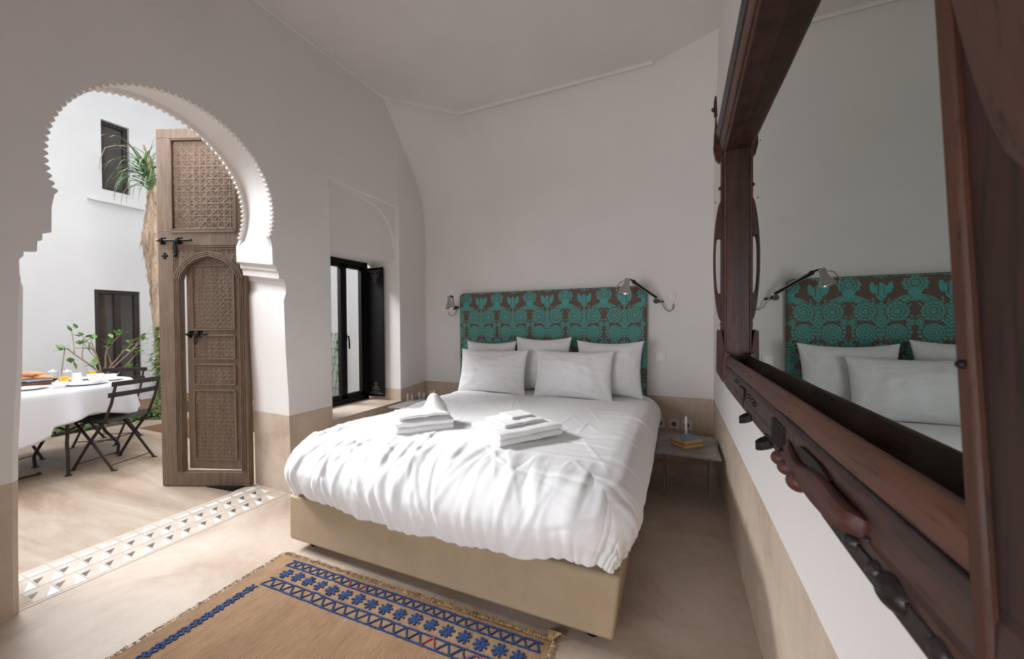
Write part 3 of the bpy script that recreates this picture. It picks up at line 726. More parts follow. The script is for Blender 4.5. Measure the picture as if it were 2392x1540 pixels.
def star_relief(x, z, s):
    """height of interlaced straight-line geometric carving"""
    m = 0
    for k in range(4):
        a = PI*k/4; t = (x*math.cos(a)+z*math.sin(a))/s; q = abs((t % 1)-.5); m = max(m, sm(.36, .44, q) if k % 2 == 0 else sm(.38, .46, q))
    r = math.hypot((x/s) % 2-1, (z/s) % 2-1); m = max(m, sm(.07, .03, abs(r-.62)))
    if r < .5: m = max(m, .9*(.5+.5*math.cos(math.atan2((z/s) % 2-1, (x/s) % 2-1)*8)))*.9
    return m
def relief(name, x0, x1, z0, z1, y, s, parent, h_=.006, mat=None, step=.0034):
    nx = int((x1-x0)/step); nz = int((z1-z0)/step); b = MB()
    b.grid([[(x0+(x1-x0)*i/nx, y-h_*star_relief(x0+(x1-x0)*i/nx, z0+(z1-z0)*j/nz, s), z0+(z1-z0)*j/nz) for i in range(nx+1)] for j in range(nz+1)])
    return b.build(name, mat or M['door'], parent, smooth='all')
b = MB(); leafbox(b, .095, W-.065, 1.86, 2.55, -.008, -.026); b.build('panel', M['door'], dr)
relief('carved_panel', .118, W-.088, 1.886, 2.524, -.034, .045, dr, .0045)
# spandrel carving
for s in (0, 1):
    b = MB()
    for k in range(26):
        x = random.Random(k).uniform(.0, .15); z = random.Random(k+50).uniform(0, .17); lim = .16*(x/.15)
        xx = (.160+x) if s == 0 else (.592-x)
        if z > .02+.15*(x/.15)**.8: b.dome((xx, -T, 1.56+z), .008, .006, (0, -1, 0), 7, 3)
    b.build('carved_spandrel', M['door'], dr, smooth=True)
# wicket leaf, slightly ajar
wk = empty('wicket_door', (WX1-.005, -.004, 0)); wk.parent = dr; wk.rotation_euler.z = math.radians(-3.5)
Ww = WX1-WX0-.024
def wl(x): return x-(WX1-.005)
b = MB(); x0w, x1w = -Ww, 0
b.box(x0w, x1w, -.028, -.004, .115, 1.74)
b.build('board', M['door'], wk, bevel=.002)
b = MB(); pan = [(1.150, 1.62), (.935, 1.105), (.745, .892), (.19, .70)]
px0, px1 = x0w+.055, x1w-.04
for z0, z1 in pan: mould(b, px0, px1, z0, z1, .012, -.028, .012); mould(b, px0+.012, px1-.012, z0+.012, z1-.012, .005, -.028, .008)
b.build('moulding', M['door'], wk, bevel=.001)
for z0, z1 in pan: relief('carved_panel', px0+.014, px1-.014, z0+.014, z1-.014, -.0285, .030, wk, .004, step=.003)
# iron bolts
def bolt(parent, x0, x1, z, y, drop, r=.0075, loop=False):
    t = empty('door_bolt'); t.parent = parent
    b = MB(); b.tube([(x0, y-.016, z), (x1, y-.016, z)], r, 10); b.dome((x1, y-.016, z), r*1.2, .01, (1, 0, 0), 8, 3); b.build('rod', M['black'], t, smooth=True)
    for x in (x0+.03, x0+(x1-x0)*.62):
        b = MB()
        b.box(x-.012, x+.012, y-.028, y, z-.012, z+.012)
        for sz in (-1, 1):
            for sx in (-1, 1): b.dome((x+sx*.011, y, z+sz*.018), .012, .008, (0, -1, 0), 8, 3)
        b.build('bracket', M['black'], t, bevel=.002)
    x = x0+(x1-x0)*.55
    b = MB()
    if loop:
        b.tube([(x, y-.02, z), (x-.012, y-.022, z-.03), (x-.016, y-.022, z-.055), (x-.004, y-.022, z-.075), (x+.008, y-.022, z-.055), (x+.004, y-.022, z-.03), (x, y-.02, z)], .0035, 8)
    else:
        b.bar((x, y-.022, z), (x, y-.022, z-drop), .022, .008, up=(0, 1, 0)); b.dome((x, y-.018, z-drop), .014, .012, (0, -1, 0), 10, 4)
    b.build('hasp', M['black'], t, bevel=.001); return t
bolt(dr, .012, .262, 1.80, -T, .11)
wb = bolt(dr, x0w+.005, x0w+.165, 1.115, -.028, .07, .006, True); wb.location = wk.location; wb.rotation_euler = wk.rotation_euler
b = MB()
for (dx, dz) in ((0, .016), (0, -.016), (.014, 0), (-.014, 0), (0, 0)): b.dome((.052+dx, -T, 1.692+dz), .011, .007, (0, -1, 0), 8, 3)
b.build('keyhole_plate', M['black'], dr, smooth=True)
# dark iron grate set in the floor at the foot of the door
b = MB(); b.prism([(-3.16, 1.63), (-2.905, 1.66), (-2.905, 1.775)], .004, None, 0); 
for k in range(5): b.bar((-3.10+k*.045, 1.64+.0, .005), (-2.91, 1.665+k*.024, .005), .004, .003)
tag(b.build('floor_hole_plate', M['black']), 'small dark iron grate in the floor under the open carved door', 'hole plate')

# ================================================================ TILE STRIP IN THE THRESHOLD
mt1 = mottled('cream_tile', srgb(178, 165, 153), srgb(194, 182, 171), 12, .35, bs=.03); mt2 = mottled('white_tile', srgb(214, 212, 211), srgb(222, 220, 219), 12, .3, bs=.03)
mt3 = mottled('grey_tile', srgb(72, 67, 64), srgb(104, 98, 93), 25, .35, bs=.03); mt4 = mottled('tile_grout', srgb(165, 150, 134), srgb(186, 170, 154), 30, .8)
b = MB(); b.cur = 3; b.box(-2.885, -2.500, .605, 1.795, -.005, .001)
pit = .0822; y = .62; k = 0
def tri(b, p, z, mi): b.cur = mi; b.add([(q[0], q[1], z) for q in p], [tuple(range(len(p)))])
def quad(b, x0, x1, y0, y1, z, mi): tri(b, [(x0, y0), (x1, y0), (x1, y1), (x0, y1)], z, mi)
while y < 1.79:
    y1 = min(y+pit-.004, 1.792)
    quad(b, -2.880, -2.835, y, y1, .0016, 0)
    quad(b, -2.832, -2.792, y+.006, y1-.006, .0022, 1)
    quad(b, -2.835, -2.790, y, y1, .0016, 0)
    for (xa, xb, sh_) in ((-2.785, -2.655, 0), (-2.650, -2.520, .03)):
        ya = y+sh_
        if ya+pit-.004 > 1.795: continue
        quad(b, xa, xb, ya, ya+pit-.004, .0016, 0)
        tri(b, [(xb-.004, ya+.036), (xb-.004, ya+pit-.008), (xa+.035, ya+pit-.008)], .0022, 1)
        tri(b, [(xa+.040, ya+.003), (xa+.090, ya+.003), (xa+.04, ya+.036)], .0022, 2)
    quad(b, -2.517, -2.503, y, y1, .0016, 0)
    y += pit
o = b.build('threshold_tiles', [mt1, mt2, mt3, mt4])
bm = bmesh.new(); bm.from_mesh(o.data)
for f in bm.faces:
    if f.normal.z < -.5 and f.calc_center_median().z > .0012: f.normal_flip()
bm.to_mesh(o.data); bm.free()
struct(o, 'strip of cream, white and grey triangle tiles across the arch threshold', 'tile strip')

# ================================================================ PLANTS
def leaf_mat(name, a, b_, rough=.45):
    m = Mat(name, a, rough); m.color(m.ramp(m.noise(18, 3), [(.35, a), (.65, b_)])); m.b.inputs['Subsurface Weight'].default_value = 0; return m.m
M['leaf'] = leaf_mat('green_leaf', srgb(70, 118, 52), srgb(132, 168, 92))
M['leaf2'] = leaf_mat('dark_green_leaf', srgb(52, 92, 44), srgb(110, 148, 74))
M['palm'] = leaf_mat('palm_leaf', srgb(58, 96, 62), srgb(130, 158, 110))
M['trunk'] = wood('shaggy_palm_trunk', srgb(128, 104, 84), srgb(208, 186, 164), .85, (6, 6, .8), .9, 6)
M['twig'] = wood('pale_twig', srgb(134, 112, 92), srgb(172, 152, 132), .8, (3, 3, 1), .2, 14)
pr = random.Random(5)
pl = empty('palm_tree', (-6.2, 2.74, 0), label='slim palm with shaggy fibrous trunk and arching fronds behind the open door', cat='palm tree')
b = MB()
spine = [(0.0, .0, 0), (0, .0, .3), (0, -.005, .8), (0, -.02, 1.2), (0, -.045, 1.7), (0, -.08, 2.05), (0, -.10, 2.3), (0, -.09, 2.5), (0, -.085, 2.75), (0, -.075, 3.0)]
rad = [.085, .08, .08, .085, .085, .092, .105, .08, .062, .045]
pts = []; rr = []
for i in range(len(spine)-1):
    for k in range(6):
        t = k/6; pts.append(tuple(spine[i][j]*(1-t)+spine[i+1][j]*t for j in range(3))); rr.append((rad[i]*(1-t)+rad[i+1]*t)*(1+.05*math.sin(i*6+k*1.7)))
pts.append(spine[-1]); rr.append(rad[-1]); b.tube(pts, rr, 14)
b.build('trunk', M['trunk'], pl, smooth='all')
b = MB()
for k in range(220):       # hanging fibres and old leaf bases
    i = pr.randrange(len(pts)-1); p = Vector(pts[i]); a = pr.uniform(0, 2*PI); r0 = rr[i]; d = Vector((math.cos(a), math.sin(a), 0)); s0 = p+d*r0*.9
    L = pr.uniform(.05, .17); low = 1.7 < p.z < 2.4
    b.tube([s0, s0+d*.02+Vector((0, 0, -L*.4)), s0+d*(.03 if low else .012)+Vector((pr.uniform(-.02, .02), pr.uniform(-.02, .02), -L))], [.004, .003, .0008], 4)
b.build('fibre', M['trunk'], pl)
def strap(b, base, direc, L, droop, w_=.011):
    p = Vector(base); v = Vector(direc).normalized(); n = 12; vs = []
    sd = v.cross(Vector((0, 0, 1))); sd = sd.normalized() if sd.length > .1 else Vector((1, 0, 0))
    for k in range(n+1):
        ww = w_*(1-.9*(k/n)**1.6); c = p.copy(); up = sd.cross(v).normalized()
        vs += [c-sd*ww+up*ww*.5, c, c+sd*ww+up*ww*.5]
        v = (v+Vector((0, 0, -droop*(.25+k*.16)))).normalized(); p = p+v*L/n
    b.add(vs, [(i*3+q, i*3+q+1, i*3+q+4, i*3+q+3) for i in range(n) for q in (0, 1)])
for k, (d, L, dr_, nb) in enumerate([((.1, -.9, .45), .66, .20, 8), ((.2, -.85, .75), .66, .22, 8), ((.2, -.5, 1.3), .60, .12, 8), ((.1, .1, 1.4), .48, .05, 8), ((.1, .6, 1.2), .55, .12, 8), ((.2, .9, .8), .55, .16, 8), ((-.4, .3, 1), .5, .14, 6), ((.6, -.2, .9), .55, .16, 8), ((.6, .4, .8), .5, .16, 6), ((-.5, -.6, .9), .55, .16, 6), ((.1, -.95, .2), .45, .14, 7), ((.2, -.6, .7), .55, .24, 8)]):
    b = MB()
    for q in range(nb): dd = Vector(d)+Vector((pr.uniform(-.3, .3), pr.uniform(-.3, .3), pr.uniform(-.25, .25))); hq = pr.uniform(0, .40); strap(b, (pr.uniform(-.03, .03), -.08-hq*.22+pr.uniform(-.03, .03), 2.88+hq*.9), dd, L*.95*pr.uniform(.7, 1.1), dr_*1.3*pr.uniform(.8, 1.3), pr.uniform(.007, .013))
    b.build('frond', M['palm'], pl, smooth='all')
b = MB(); b.tube([(0, -.08, 2.92), (.01, -.11, 3.2), (.02, -.17, 3.48)], [.045, .030, .008], 10); b.build('crown_shaft', mottled('crown_shaft', srgb(128, 122, 84), srgb(176, 164, 122), 20, .8), pl, smooth=True)
b = MB(); b.tube([(0, -.1, 3.36), (0, -.25, 3.42), (0, -.42, 3.37), (0, -.52, 3.3), (0, -.56, 3.16), (0, -.575, 3.02)], [.006, .005, .005, .005, .004, .002], 5); b.tube([(0, -.04, 2.95), (0, -.07, 3.2), (0, -.1, 3.36)], .008, 5)
b.build('dry_frond', M['twig'], pl)
def leaf(b, p, d, L, W_, curl=.15):
    d = Vector(d).normalized(); s = d.cross(Vector((0, 0, 1)))
    s = s.normalized() if s.length > .05 else Vector((1, 0, 0)); n_ = s.cross(d).normalized(); p = Vector(p)
    rows = [(0, .05), (.2, .65), (.45, 1), (.7, .8), (.9, .35), (1, .02)]; vs = []
    for t, w_ in rows:
        c = p+d*L*t-n_*curl*L*t*t
        vs += [c-s*W_/2*w_+n_*W_*.08, c-n_*0, c+s*W_/2*w_+n_*W_*.08]
    b.add(vs, [(i*3+k, i*3+k+1, i*3+k+4, i*3+k+3) for i in range(5) for k in (0, 1)])
vn = empty('climbing_vine', (-6.15, 2.655, 0), label='leafy green vine climbing the foot of the palm trunk', cat='vine')
b = MB(); pv = [(.10, .03*math.sin(k*1.3), .06*k) for k in range(20)]; b.tube(pv, .007, 6); b.tube([(.12, .05+.02*math.sin(k), .06*k) for k in range(17)], .005, 6); b.build('stem', M['twig'], vn, smooth=True)
b = MB(); 
for k in range(620):
    z = pr.uniform(.0, 1.2); a = pr.uniform(-PI, PI); r_k = pr.uniform(.02, .105)*(1.0 if z < .9 else .7)
    leaf(b, (.08+r_k*math.cos(a)*.6, .01+r_k*math.sin(a), z), (math.cos(a), math.sin(a), pr.uniform(-.8, .3)), pr.uniform(.04, .07), pr.uniform(.024, .042))
for k in range(60):
    z = pr.choice([.95, .7, .55])+pr.uniform(-.09, .09); leaf(b, (.08, -.10-pr.uniform(0, .13), z), (pr.uniform(-.3, .3), -1, pr.uniform(-.6, .4)), .035, .016)
b.build('foliage', M['leaf'], vn, smooth='all')
# shrub behind the table
sb = empty('leafy_shrub', (-5.8, 2.02, 0), label='sparse round-leaved shrub behind the breakfast table', cat='shrub')
b = MB(); tips = []
def twig(p, d, L, r0, depth):
    p = Vector(p); d = Vector(d).normalized(); pts = [p.copy()]
    for k in range(5): d = (d+Vector((pr.uniform(-.12, .12), pr.uniform(-.12, .12), pr.uniform(-.03, .1)))).normalized(); p = p+d*L/5; pts.append(p.copy())
    b.tube(pts, [r0*(1-.1*k) for k in range(6)], 6); tips.append((pts[-1], d)); 
    if depth > 0:
        for k in range(2): q = pts[pr.choice([2, 3, 4])]; twig(q, d+Vector((pr.uniform(-.5, .5), pr.uniform(-.9, .9), pr.uniform(-.1, .5))), L*.6, r0*.6, depth-1)
    return pts
b.tube([(0, 0, 0), (0, -.01, .35), (0, .0, .66)], [.016, .014, .013], 8)
for d, L in (((0, -.8, .9), .42), ((.1, .15, 1), .36), ((0, .9, .8), .38), ((0, -.4, 1), .40), ((.2, .6, 1), .34)): twig((0, 0, .64), d, L, .010, 1)
for a_, c_ in (((0, -.32, .60), (0, -.28, .96)), ((0, .1, .62), (0, .30, .88))): b.tube([(0, -.02 if c_[1] < 0 else .02, .45), a_, c_], [.008, .006, .004], 6); tips.append((Vector(c_), Vector((0, c_[1], .5))))
b.build('branches', M['twig'], sb, smooth=True)
b = MB()
for (p, d) in tips:
    for k in range(4): leaf(b, p+Vector((pr.uniform(-.03, .03),)*3), Vector(d)+Vector((pr.uniform(-1, 1), pr.uniform(-1, 1), pr.uniform(-.8, .5))), pr.uniform(.05, .08), pr.uniform(.035, .052))
for (y, z) in ((-.255, .86), (-.235, .82), (-.16, .76), (-.07, .84), (-.21, .955), (-.16, .95), (.21, .76), (.19, .70), (.05, 1.02), (.25, .85), (-.11, .93), (.0, .74), (.18, .96)):
    leaf(b, (.03, y, z), (pr.uniform(-.3, .3), pr.uniform(-1, 1), pr.uniform(-.6, .4)), .085, .06)
b.build('leaves', M['leaf'], sb, smooth='all')
# low plants in the bed
def tuft(y, x, n, L, label, wide=.02):
    t = empty('ground_plant', (x, y, 0), label=label, cat='plant', group='low plants in the soil bed'); b = MB()
    for k in range(n):
        a = pr.uniform(0, 2*PI); leaf(b, (pr.uniform(-.03, .03), pr.uniform(-.05, .05), .0), (math.cos(a), math.sin(a), pr.uniform(.5, 1.4)), L*pr.uniform(.6, 1), wide, .5)
    b.build('leaves', M['leaf2'], t, smooth='all')
tuft(1.75, -6.25, 34, .20, 'broad tuft of green leaves in the bed left of the table leg')
tuft(1.95, -6.22, 30, .16, 'green tuft in the bed seen below the table cloth')
tuft(2.1, -6.3, 26, .14, 'small green tuft in the bed seen between table and chair')
tuft(2.45, -6.22, 40, .18, 'dense green tuft in the bed below the chair seat')
tuft(2.62, -6.3, 40, .16, 'green tuft at the foot of the climbing vine')
# bare climber seen through the bedroom window
cl = empty('bare_climber', (-5.0, 4.5, 0), label='thin bare climber on the white wall outside the bedroom window', cat='climber'); b = MB()
for k in range(16):
    x = pr.uniform(-.35, .05); z = 0; p = []; xx = x
    for j in range(9): p.append((xx, .05-.03*pr.random(), z)); z += .13; xx += pr.uniform(-.05, .06)
    b.tube(p, .004, 4)
    for q in p[1:]:
        for _ in range(3): leaf(b, q, (pr.uniform(-1, 1), -.3, pr.uniform(-.5, 1)), .035, .016)
b.build('stems', M['leaf2'], cl)
# ================================================================ WOODEN FRAME WITH MIRROR
mf = empty('mirror_frame', (XR, 1.2, 1.45), label='large antique reddish wood yoke frame with a mirror on the right wall', cat='mirror')
OX, OY, OZ = XR, 1.2, 1.45
MX = .262      # plane of the looking glass
YF, YN = 2.045, .33      # far and near inner ends
def L3(p): return (p[0]-OX, p[1]-OY, p[2]-OZ)
def sweepY(name, prof0, prof1, y0, y1, mat, n=14, wob=.0015, bev=.003, seed=0):
    """profiles are (x,z) lists at y0 and y1; slightly uneven old timber"""
    b = MB(); P = []
    for i in range(n+1):
        t = i/n; y = y0+(y1-y0)*t
        P.append([L3((a[0]*(1-t)+c[0]*t+wob*noise.noise(Vector((y*5, k*.7, seed))), y, a[1]*(1-t)+c[1]*t+wob*noise.noise(Vector((y*4, k*.9, seed+5))))) for k, (a, c) in enumerate(zip(prof0, prof1))])
    b.grid(P, closed=True); m = len(prof0); b.f += [tuple(range(m)), tuple(n*m+k for k in reversed(range(m)))]; b.mi += [0, 0]
    o = b.build(name, mat, mf, bevel=bev, smooth=True, angle=30)
    bm = bmesh.new(); bm.from_mesh(o.data); bmesh.ops.recalc_face_normals(bm, faces=bm.faces); bm.to_mesh(o.data); bm.free(); return o
mir = Mat('mirror_glass', srgb(196, 204, 200), .0, 1); mir.b.inputs['Base Color'].default_value = (.50, .545, .52, 1)
b = MB(); b.v = []; b.box(MX-OX, XR-.001-OX, .25-OY, YF+.02-OY, .90-OZ, 2.02-OZ)
b.build('mirror', mir.m, mf)
E_ = XR-.002
# top beam : far profile -> near profile (room side bottom, room side top, wall top, wall bottom)
sweepY('top_beam', [(E_, 1.985), (.212, 1.985), (.205, 2.00), (.190, 2.06), (E_, 2.08)], [(E_, 1.985), (.176, 1.985), (.172, 2.00), (.168, 2.05), (E_, 2.08)], YF+.08, .18, M['rwZ'], seed=1)
sweepY('top_edge_strip', [(.206, 1.997), (.199, 2.000), (.188, 2.045), (.196, 2.05)], [(.173, 1.995), (.166, 1.999), (.163, 2.03), (.171, 2.035)], YF+.04, .18, M['rwL'], seed=2)
sweepY('top_board', [(.195, 2.055), (.186, 2.058), (.176, 2.11), (.20, 2.12)], [(.171, 2.04), (.163, 2.045), (.160, 2.075), (.185, 2.09)], YF+.10, .18, M['darkmetal'], seed=3)
# bottom: front rail with rounded lip, deep lower rail, ledge behind it
sweepY('upper_rail', [(.256, .966), (.208, .982), (.206, 1.005), (.211, 1.020), (.219, 1.028), (.227, 1.026), (.256, .972)], [(.256, .966), (.208, .982), (.205, 1.003), (.210, 1.019), (.219, 1.028), (.227, 1.026), (.256, .972)], 1.985, .18, M['rwL'], 24, .002, seed=4)
sweepY('lower_rail', [(E_, .892), (.204, .890), (.200, .900), (.199, .925), (.2035, .931), (.204, .970), (.212, .9795), (E_, .9795)], [(E_, .892), (.202, .890), (.199, .900), (.197, .928), (.201, .933), (.203, .970), (.210, .9795), (E_, .9795)], 1.99, .18, M['rwY'], 24, .0022, seed=5)
sweepY('ledge', [(E_, .955), (.225, .955), (.225, .964), (E_, .964)], [(E_, .955), (.225, .955), (.225, .964), (E_, .964)], 1.99, .25, M['rwY'], seed=6)
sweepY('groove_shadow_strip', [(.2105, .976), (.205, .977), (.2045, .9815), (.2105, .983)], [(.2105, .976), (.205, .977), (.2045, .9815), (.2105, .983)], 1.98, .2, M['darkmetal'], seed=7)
# far post, a deep board with beaded front edges
def post(name, yv, zs, x0, x1, mat):
    """vertical board; yv(z)->(y0,y1)"""
    b = MB(); P = []
    for z in zs:
        y0, y1 = yv(z); P.append([L3(q) for q in ((x0, y0, z), (x1, y0, z), (x1, y1, z), (x0, y1, z))])
    b.grid(P, closed=True); n = len(zs)-1; b.f += [(0, 1, 2, 3), (n*4+3, n*4+2, n*4+1, n*4)]; b.mi += [0, 0]
    o = b.build(name, mat, mf, bevel=.003, smooth=True, angle=30); bm = bmesh.new(); bm.from_mesh(o.data); bmesh.ops.recalc_face_normals(bm, faces=bm.faces); bm.to_mesh(o.data); bm.free(); return o
zz = [.955+i*.13 for i in range(9)]
post('far_post', lambda z: (YF, YF+.075), zz[:8]+[1.99], .210, E_, M['rwZ'])
post('far_post_moulding', lambda z: (YF-.004, YF+.004), [.97, 1.5, 1.985], .206, .216, M['rwL'])
post('far_post_outer_edge', lambda z: (YF+.03, YF+.085), [.96, 1.5, 1.985], .197, .211, M['rwZ'])
def bow(name, yc, th, z0, z1, xout, xin, slot, mat, lean=0):
    """bowed carved handle standing off the front of a post, with a long slot"""
    n = 20; out = []; inn = []
    for i in range(n+1):
        t = i/n; z = z0+(z1-z0)*t; e = math.sin(PI*t)**.55; out.append((xin-(xin-xout)*e, z))
    b = MB(); zs0, zs1 = slot; n2 = 14
    # solid ends + bow strip round the slot
    def piece(pa, pb):
        P = []
        for (a, c) in zip(pa, pb):
            y0 = yc-th/2+lean*(a[1]-1.23); y1 = y0+th
            P.append([L3((a[0], y0, a[1])), L3((c[0], y0, c[1])), L3((c[0], y1, c[1])), L3((a[0], y1, a[1]))])
        b.grid(P, closed=True); k = len(b.v)-4*len(P); m = len(P)-1; b.f += [(k, k+1, k+2, k+3), (k+m*4+3, k+m*4+2, k+m*4+1, k+m*4)]; b.mi += [0, 0]
    def xo(z): t = (z-z0)/(z1-z0); return xin-(xin-xout)*math.sin(PI*min(1, max(0, t)))**.55
    za = [z0+(zs0-z0)*i/8 for i in range(9)]; piece([(xo(z), z) for z in za], [(xin, z) for z in za])
    za = [zs1+(z1-zs1)*i/8 for i in range(9)]; piece([(xo(z), z) for z in za], [(xin, z) for z in za])
    za = [zs0+(zs1-zs0)*i/n2 for i in range(n2+1)]; piece([(xo(z), z) for z in za], [(xo(z)+min(.008, xin-xo(z)-.002)+.004*abs(2*(z-zs0)/(zs1-zs0)-1)**6, z) for z in za])
    o = b.build(name, mat, mf, smooth=True, angle=40, bevel=.002); bm = bmesh.new(); bm.from_mesh(o.data); bmesh.ops.recalc_face_normals(bm, faces=bm.faces); bm.to_mesh(o.data); bm.free(); return o
bow('carved_handle', 2.11, .045, 1.185, 1.775, .166, .199, (1.32, 1.59), M['rwR'])
# end bracket at the top of the far post with its finial, and block at the foot
MXZ = Matrix(((1, 0, 0, -OX), (0, 0, 1, -OY), (0, 1, 0, -OZ), (0, 0, 0, 1)))
b = MB(); b.prism([(.195, 1.965), (.178, 1.985), (.168, 2.03), (.170, 2.10), (.175, 2.16), (.176, 2.22), (.179, 2.235), (.181, 2.18), (.189, 2.10), (.205, 2.06), (.212, 2.0)], .03, MXZ, 2.125)
b.build('end_bracket', M['rwR'], mf, bevel=.003)
b = MB(); b.dome(L3((.172, 2.14, 2.235)), .012, .014, (-1, 0, .3), 10, 4); b.tube([L3((.178, 2.14, 2.20)), L3((.176, 2.14, 2.27)), L3((.178, 2.14, 2.30))], [.008, .007, .004], 8); b.build('finial', M['rwR'], mf, smooth=True)
b = MB(); b.prism([(.186, .925), (.176, .94), (.178, 1.14), (.197, 1.145), (.212, 1.03), (.216, .905), (.200, .895)], .05, MXZ, 2.04)
b.build('foot_block', M['rwR'], mf, bevel=.004)
b = MB(); b.prism([(.200, .905), (.196, 1.01), (.206, 1.045), (.222, 1.035), (.226, .915)], .035, MXZ, 1.985)
b.build('foot_block', M['rwZ'], mf, bevel=.003)
b = MB(); b.prism([(.207, .915), (.206, 1.00), (.240, 1.03), (.262, 1.02), (.262, .915)], .03, MXZ, 1.955); b.build('corner_plate', M['darkmetal'], mf, bevel=.002)
# studs on the edges of the far post
for (x, z, r) in ((.197, 1.83, .010), (.203, 1.525, .006), (.203, 1.46, .006), (.176, 1.765, .004), (.196, 1.17, .004), (.167, 2.03, .004), (.173, 2.075, .004), (.186, 1.145, .004)):
    b = MB(); b.dome(L3((x, 2.10, z)), r, r*1.1, (-1, 0, 0), 10, 4); b.build('stud', M['darkmetal'], mf, smooth=True)
# near post
zn = [.86+i*.1 for i in range(14)]
ly = .107
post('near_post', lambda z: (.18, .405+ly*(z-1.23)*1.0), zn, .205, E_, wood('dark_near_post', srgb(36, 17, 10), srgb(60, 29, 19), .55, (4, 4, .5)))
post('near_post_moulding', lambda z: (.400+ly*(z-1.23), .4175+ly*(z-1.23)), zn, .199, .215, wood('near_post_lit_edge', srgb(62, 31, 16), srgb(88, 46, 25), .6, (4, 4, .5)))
bow('carved_handle', .325, .05, 1.27, 2.15, .150, .206, (1.42, 2.0), wood('dark_handle', srgb(58, 34, 25), srgb(78, 48, 36), .5, (3, 3, .5)), lean=.05)
b = MB(); b.dome(L3((.199, .398, 1.147)), .0038, .005, (-1, .3, 0), 10, 4); b.build('stud', M['black'], mf, smooth=True)
# carved red handle on the lower rail
b = MB(); P = []; n = 30
prof = [(0, .0), (.06, .006), (.14, .014), (.3, .017), (.55, .018), (.75, .019), (.88, .022), (.97, .018), (1, .0)]
hy0, hy1 = .91, .56
def hx(t):
    for i in range(len(prof)-1):
        if prof[i][0] <= t <= prof[i+1][0]: k = (t-prof[i][0])/(prof[i+1][0]-prof[i][0]); return prof[i][1]*(1-k)+prof[i+1][1]*k
    return 0
for i in range(n+1):
    t = i/n; y = hy0+(hy1-hy0)*t; e = hx(t); top = .955+.006*math.sin(t*PI)-(.022*math.exp(-((t-.32)/.2)**2)); bot = .902+.004*math.sin(t*9)+.018*sm(.8, 1, t)
    P.append([L3((.206, y, bot)), L3((.202-e, y, bot+.003)), L3((.200-e*1.1, y, (bot+top)/2)), L3((.203-e, y, top-.003)), L3((.206, y, top))])
b.grid(P, closed=True); b.f += [tuple(range(5)), tuple(n*5+k for k in reversed(range(5)))]; b.mi += [0, 0]
o = b.build('carved_grip', M['rwR'], mf, smooth=True, angle=60, subsurf=1); bm = bmesh.new(); bm.from_mesh(o.data); bmesh.ops.recalc_face_normals(bm, faces=bm.faces); bm.to_mesh(o.data); bm.free()
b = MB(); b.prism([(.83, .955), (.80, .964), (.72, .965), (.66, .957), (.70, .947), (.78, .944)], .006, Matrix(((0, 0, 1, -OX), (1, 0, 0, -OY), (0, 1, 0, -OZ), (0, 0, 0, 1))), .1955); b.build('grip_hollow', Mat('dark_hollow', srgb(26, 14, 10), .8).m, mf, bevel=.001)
for (y, z, r, hgt, mt) in ((.912, .906, .017, .013, 'rwR'), (.855, .907, .017, .014, 'rwR'), (.783, .908, .020, .016, 'rwR'), (.664, .912, .011, .009, 'darkmetal'), (.632, .914, .010, .010, 'darkmetal'), (.582, .913, .013, .013, 'darkmetal'), (.526, .911, .013, .012, 'darkmetal'), (.490, .911, .020, .016, 'darkmetal'), (.418, .909, .014, .010, 'darkmetal'), (1.60, .965, .009, .006, 'darkmetal'), (1.34, .955, .008, .007, 'darkmetal'), (1.28, .953, .008, .007, 'darkmetal'), (1.24, .950, .008, .007, 'darkmetal'), (.60, .933, .004, .003, 'darkmetal'), (.555, .93, .004, .003, 'darkmetal')):
    xx = .193 if .56 < y < .93 and z < .91 and r > .015 else .199
    if mt == 'rwR': xx = .188
    b = MB(); b.dome(L3((xx+.004, y, z)), r, hgt+.004, (-1, 0, -.1), 16, 6, 1.25 if r == .020 and mt == 'darkmetal' else 1, .9); b.build('stud', M[mt], mf, smooth=True)
# metal strap along the lower edge, notches, iron hooks
sweepY('iron_strap', [(.2035, .889), (.1975, .890), (.1965, .915), (.2025, .918)], [(.2035, .889), (.1965, .890), (.1955, .917), (.2025, .920)], .70, .25, M['darkmetal'], 12, .0016, .001, 9)
b = MB()
for k in range(5): y = 1.02-k*.022; b.bar(L3((.2005, y, .965)), L3((.1965, y-.012*(1 if k == 0 else -.2), .914)), .005, .006)
b.build('carved_notches', Mat('notch_dark', srgb(30, 18, 14), .8).m, mf)
for (y, sz) in ((1.32, .026), (1.06, .026)):
    b = MB(); b.bar(L3((.200, y+.02, .905)), L3((.200, y-.045, .902)), .004, .014)
    pts = [L3((.200, y+.03, .905))]
    for k in range(9): a = PI*k/8; pts.append(L3((.199-sz*math.sin(a)*.95, y+.022*math.cos(a), .896-.012*math.sin(a))))
    for i in range(len(pts)-1): b.bar(pts[i], pts[i+1], .0035, .017, up=(0, 0, 1))
    b.build('iron_hook', M['black'], mf)
b = MB()
for (y, w_) in ((1.5, .05), (1.45, .03)): b.box(.194-OX, .203-OX, y-w_-OY, y-OY, .905-OZ, .965-OZ)
b.build('corner_plate', M['darkmetal'], mf, bevel=.002)

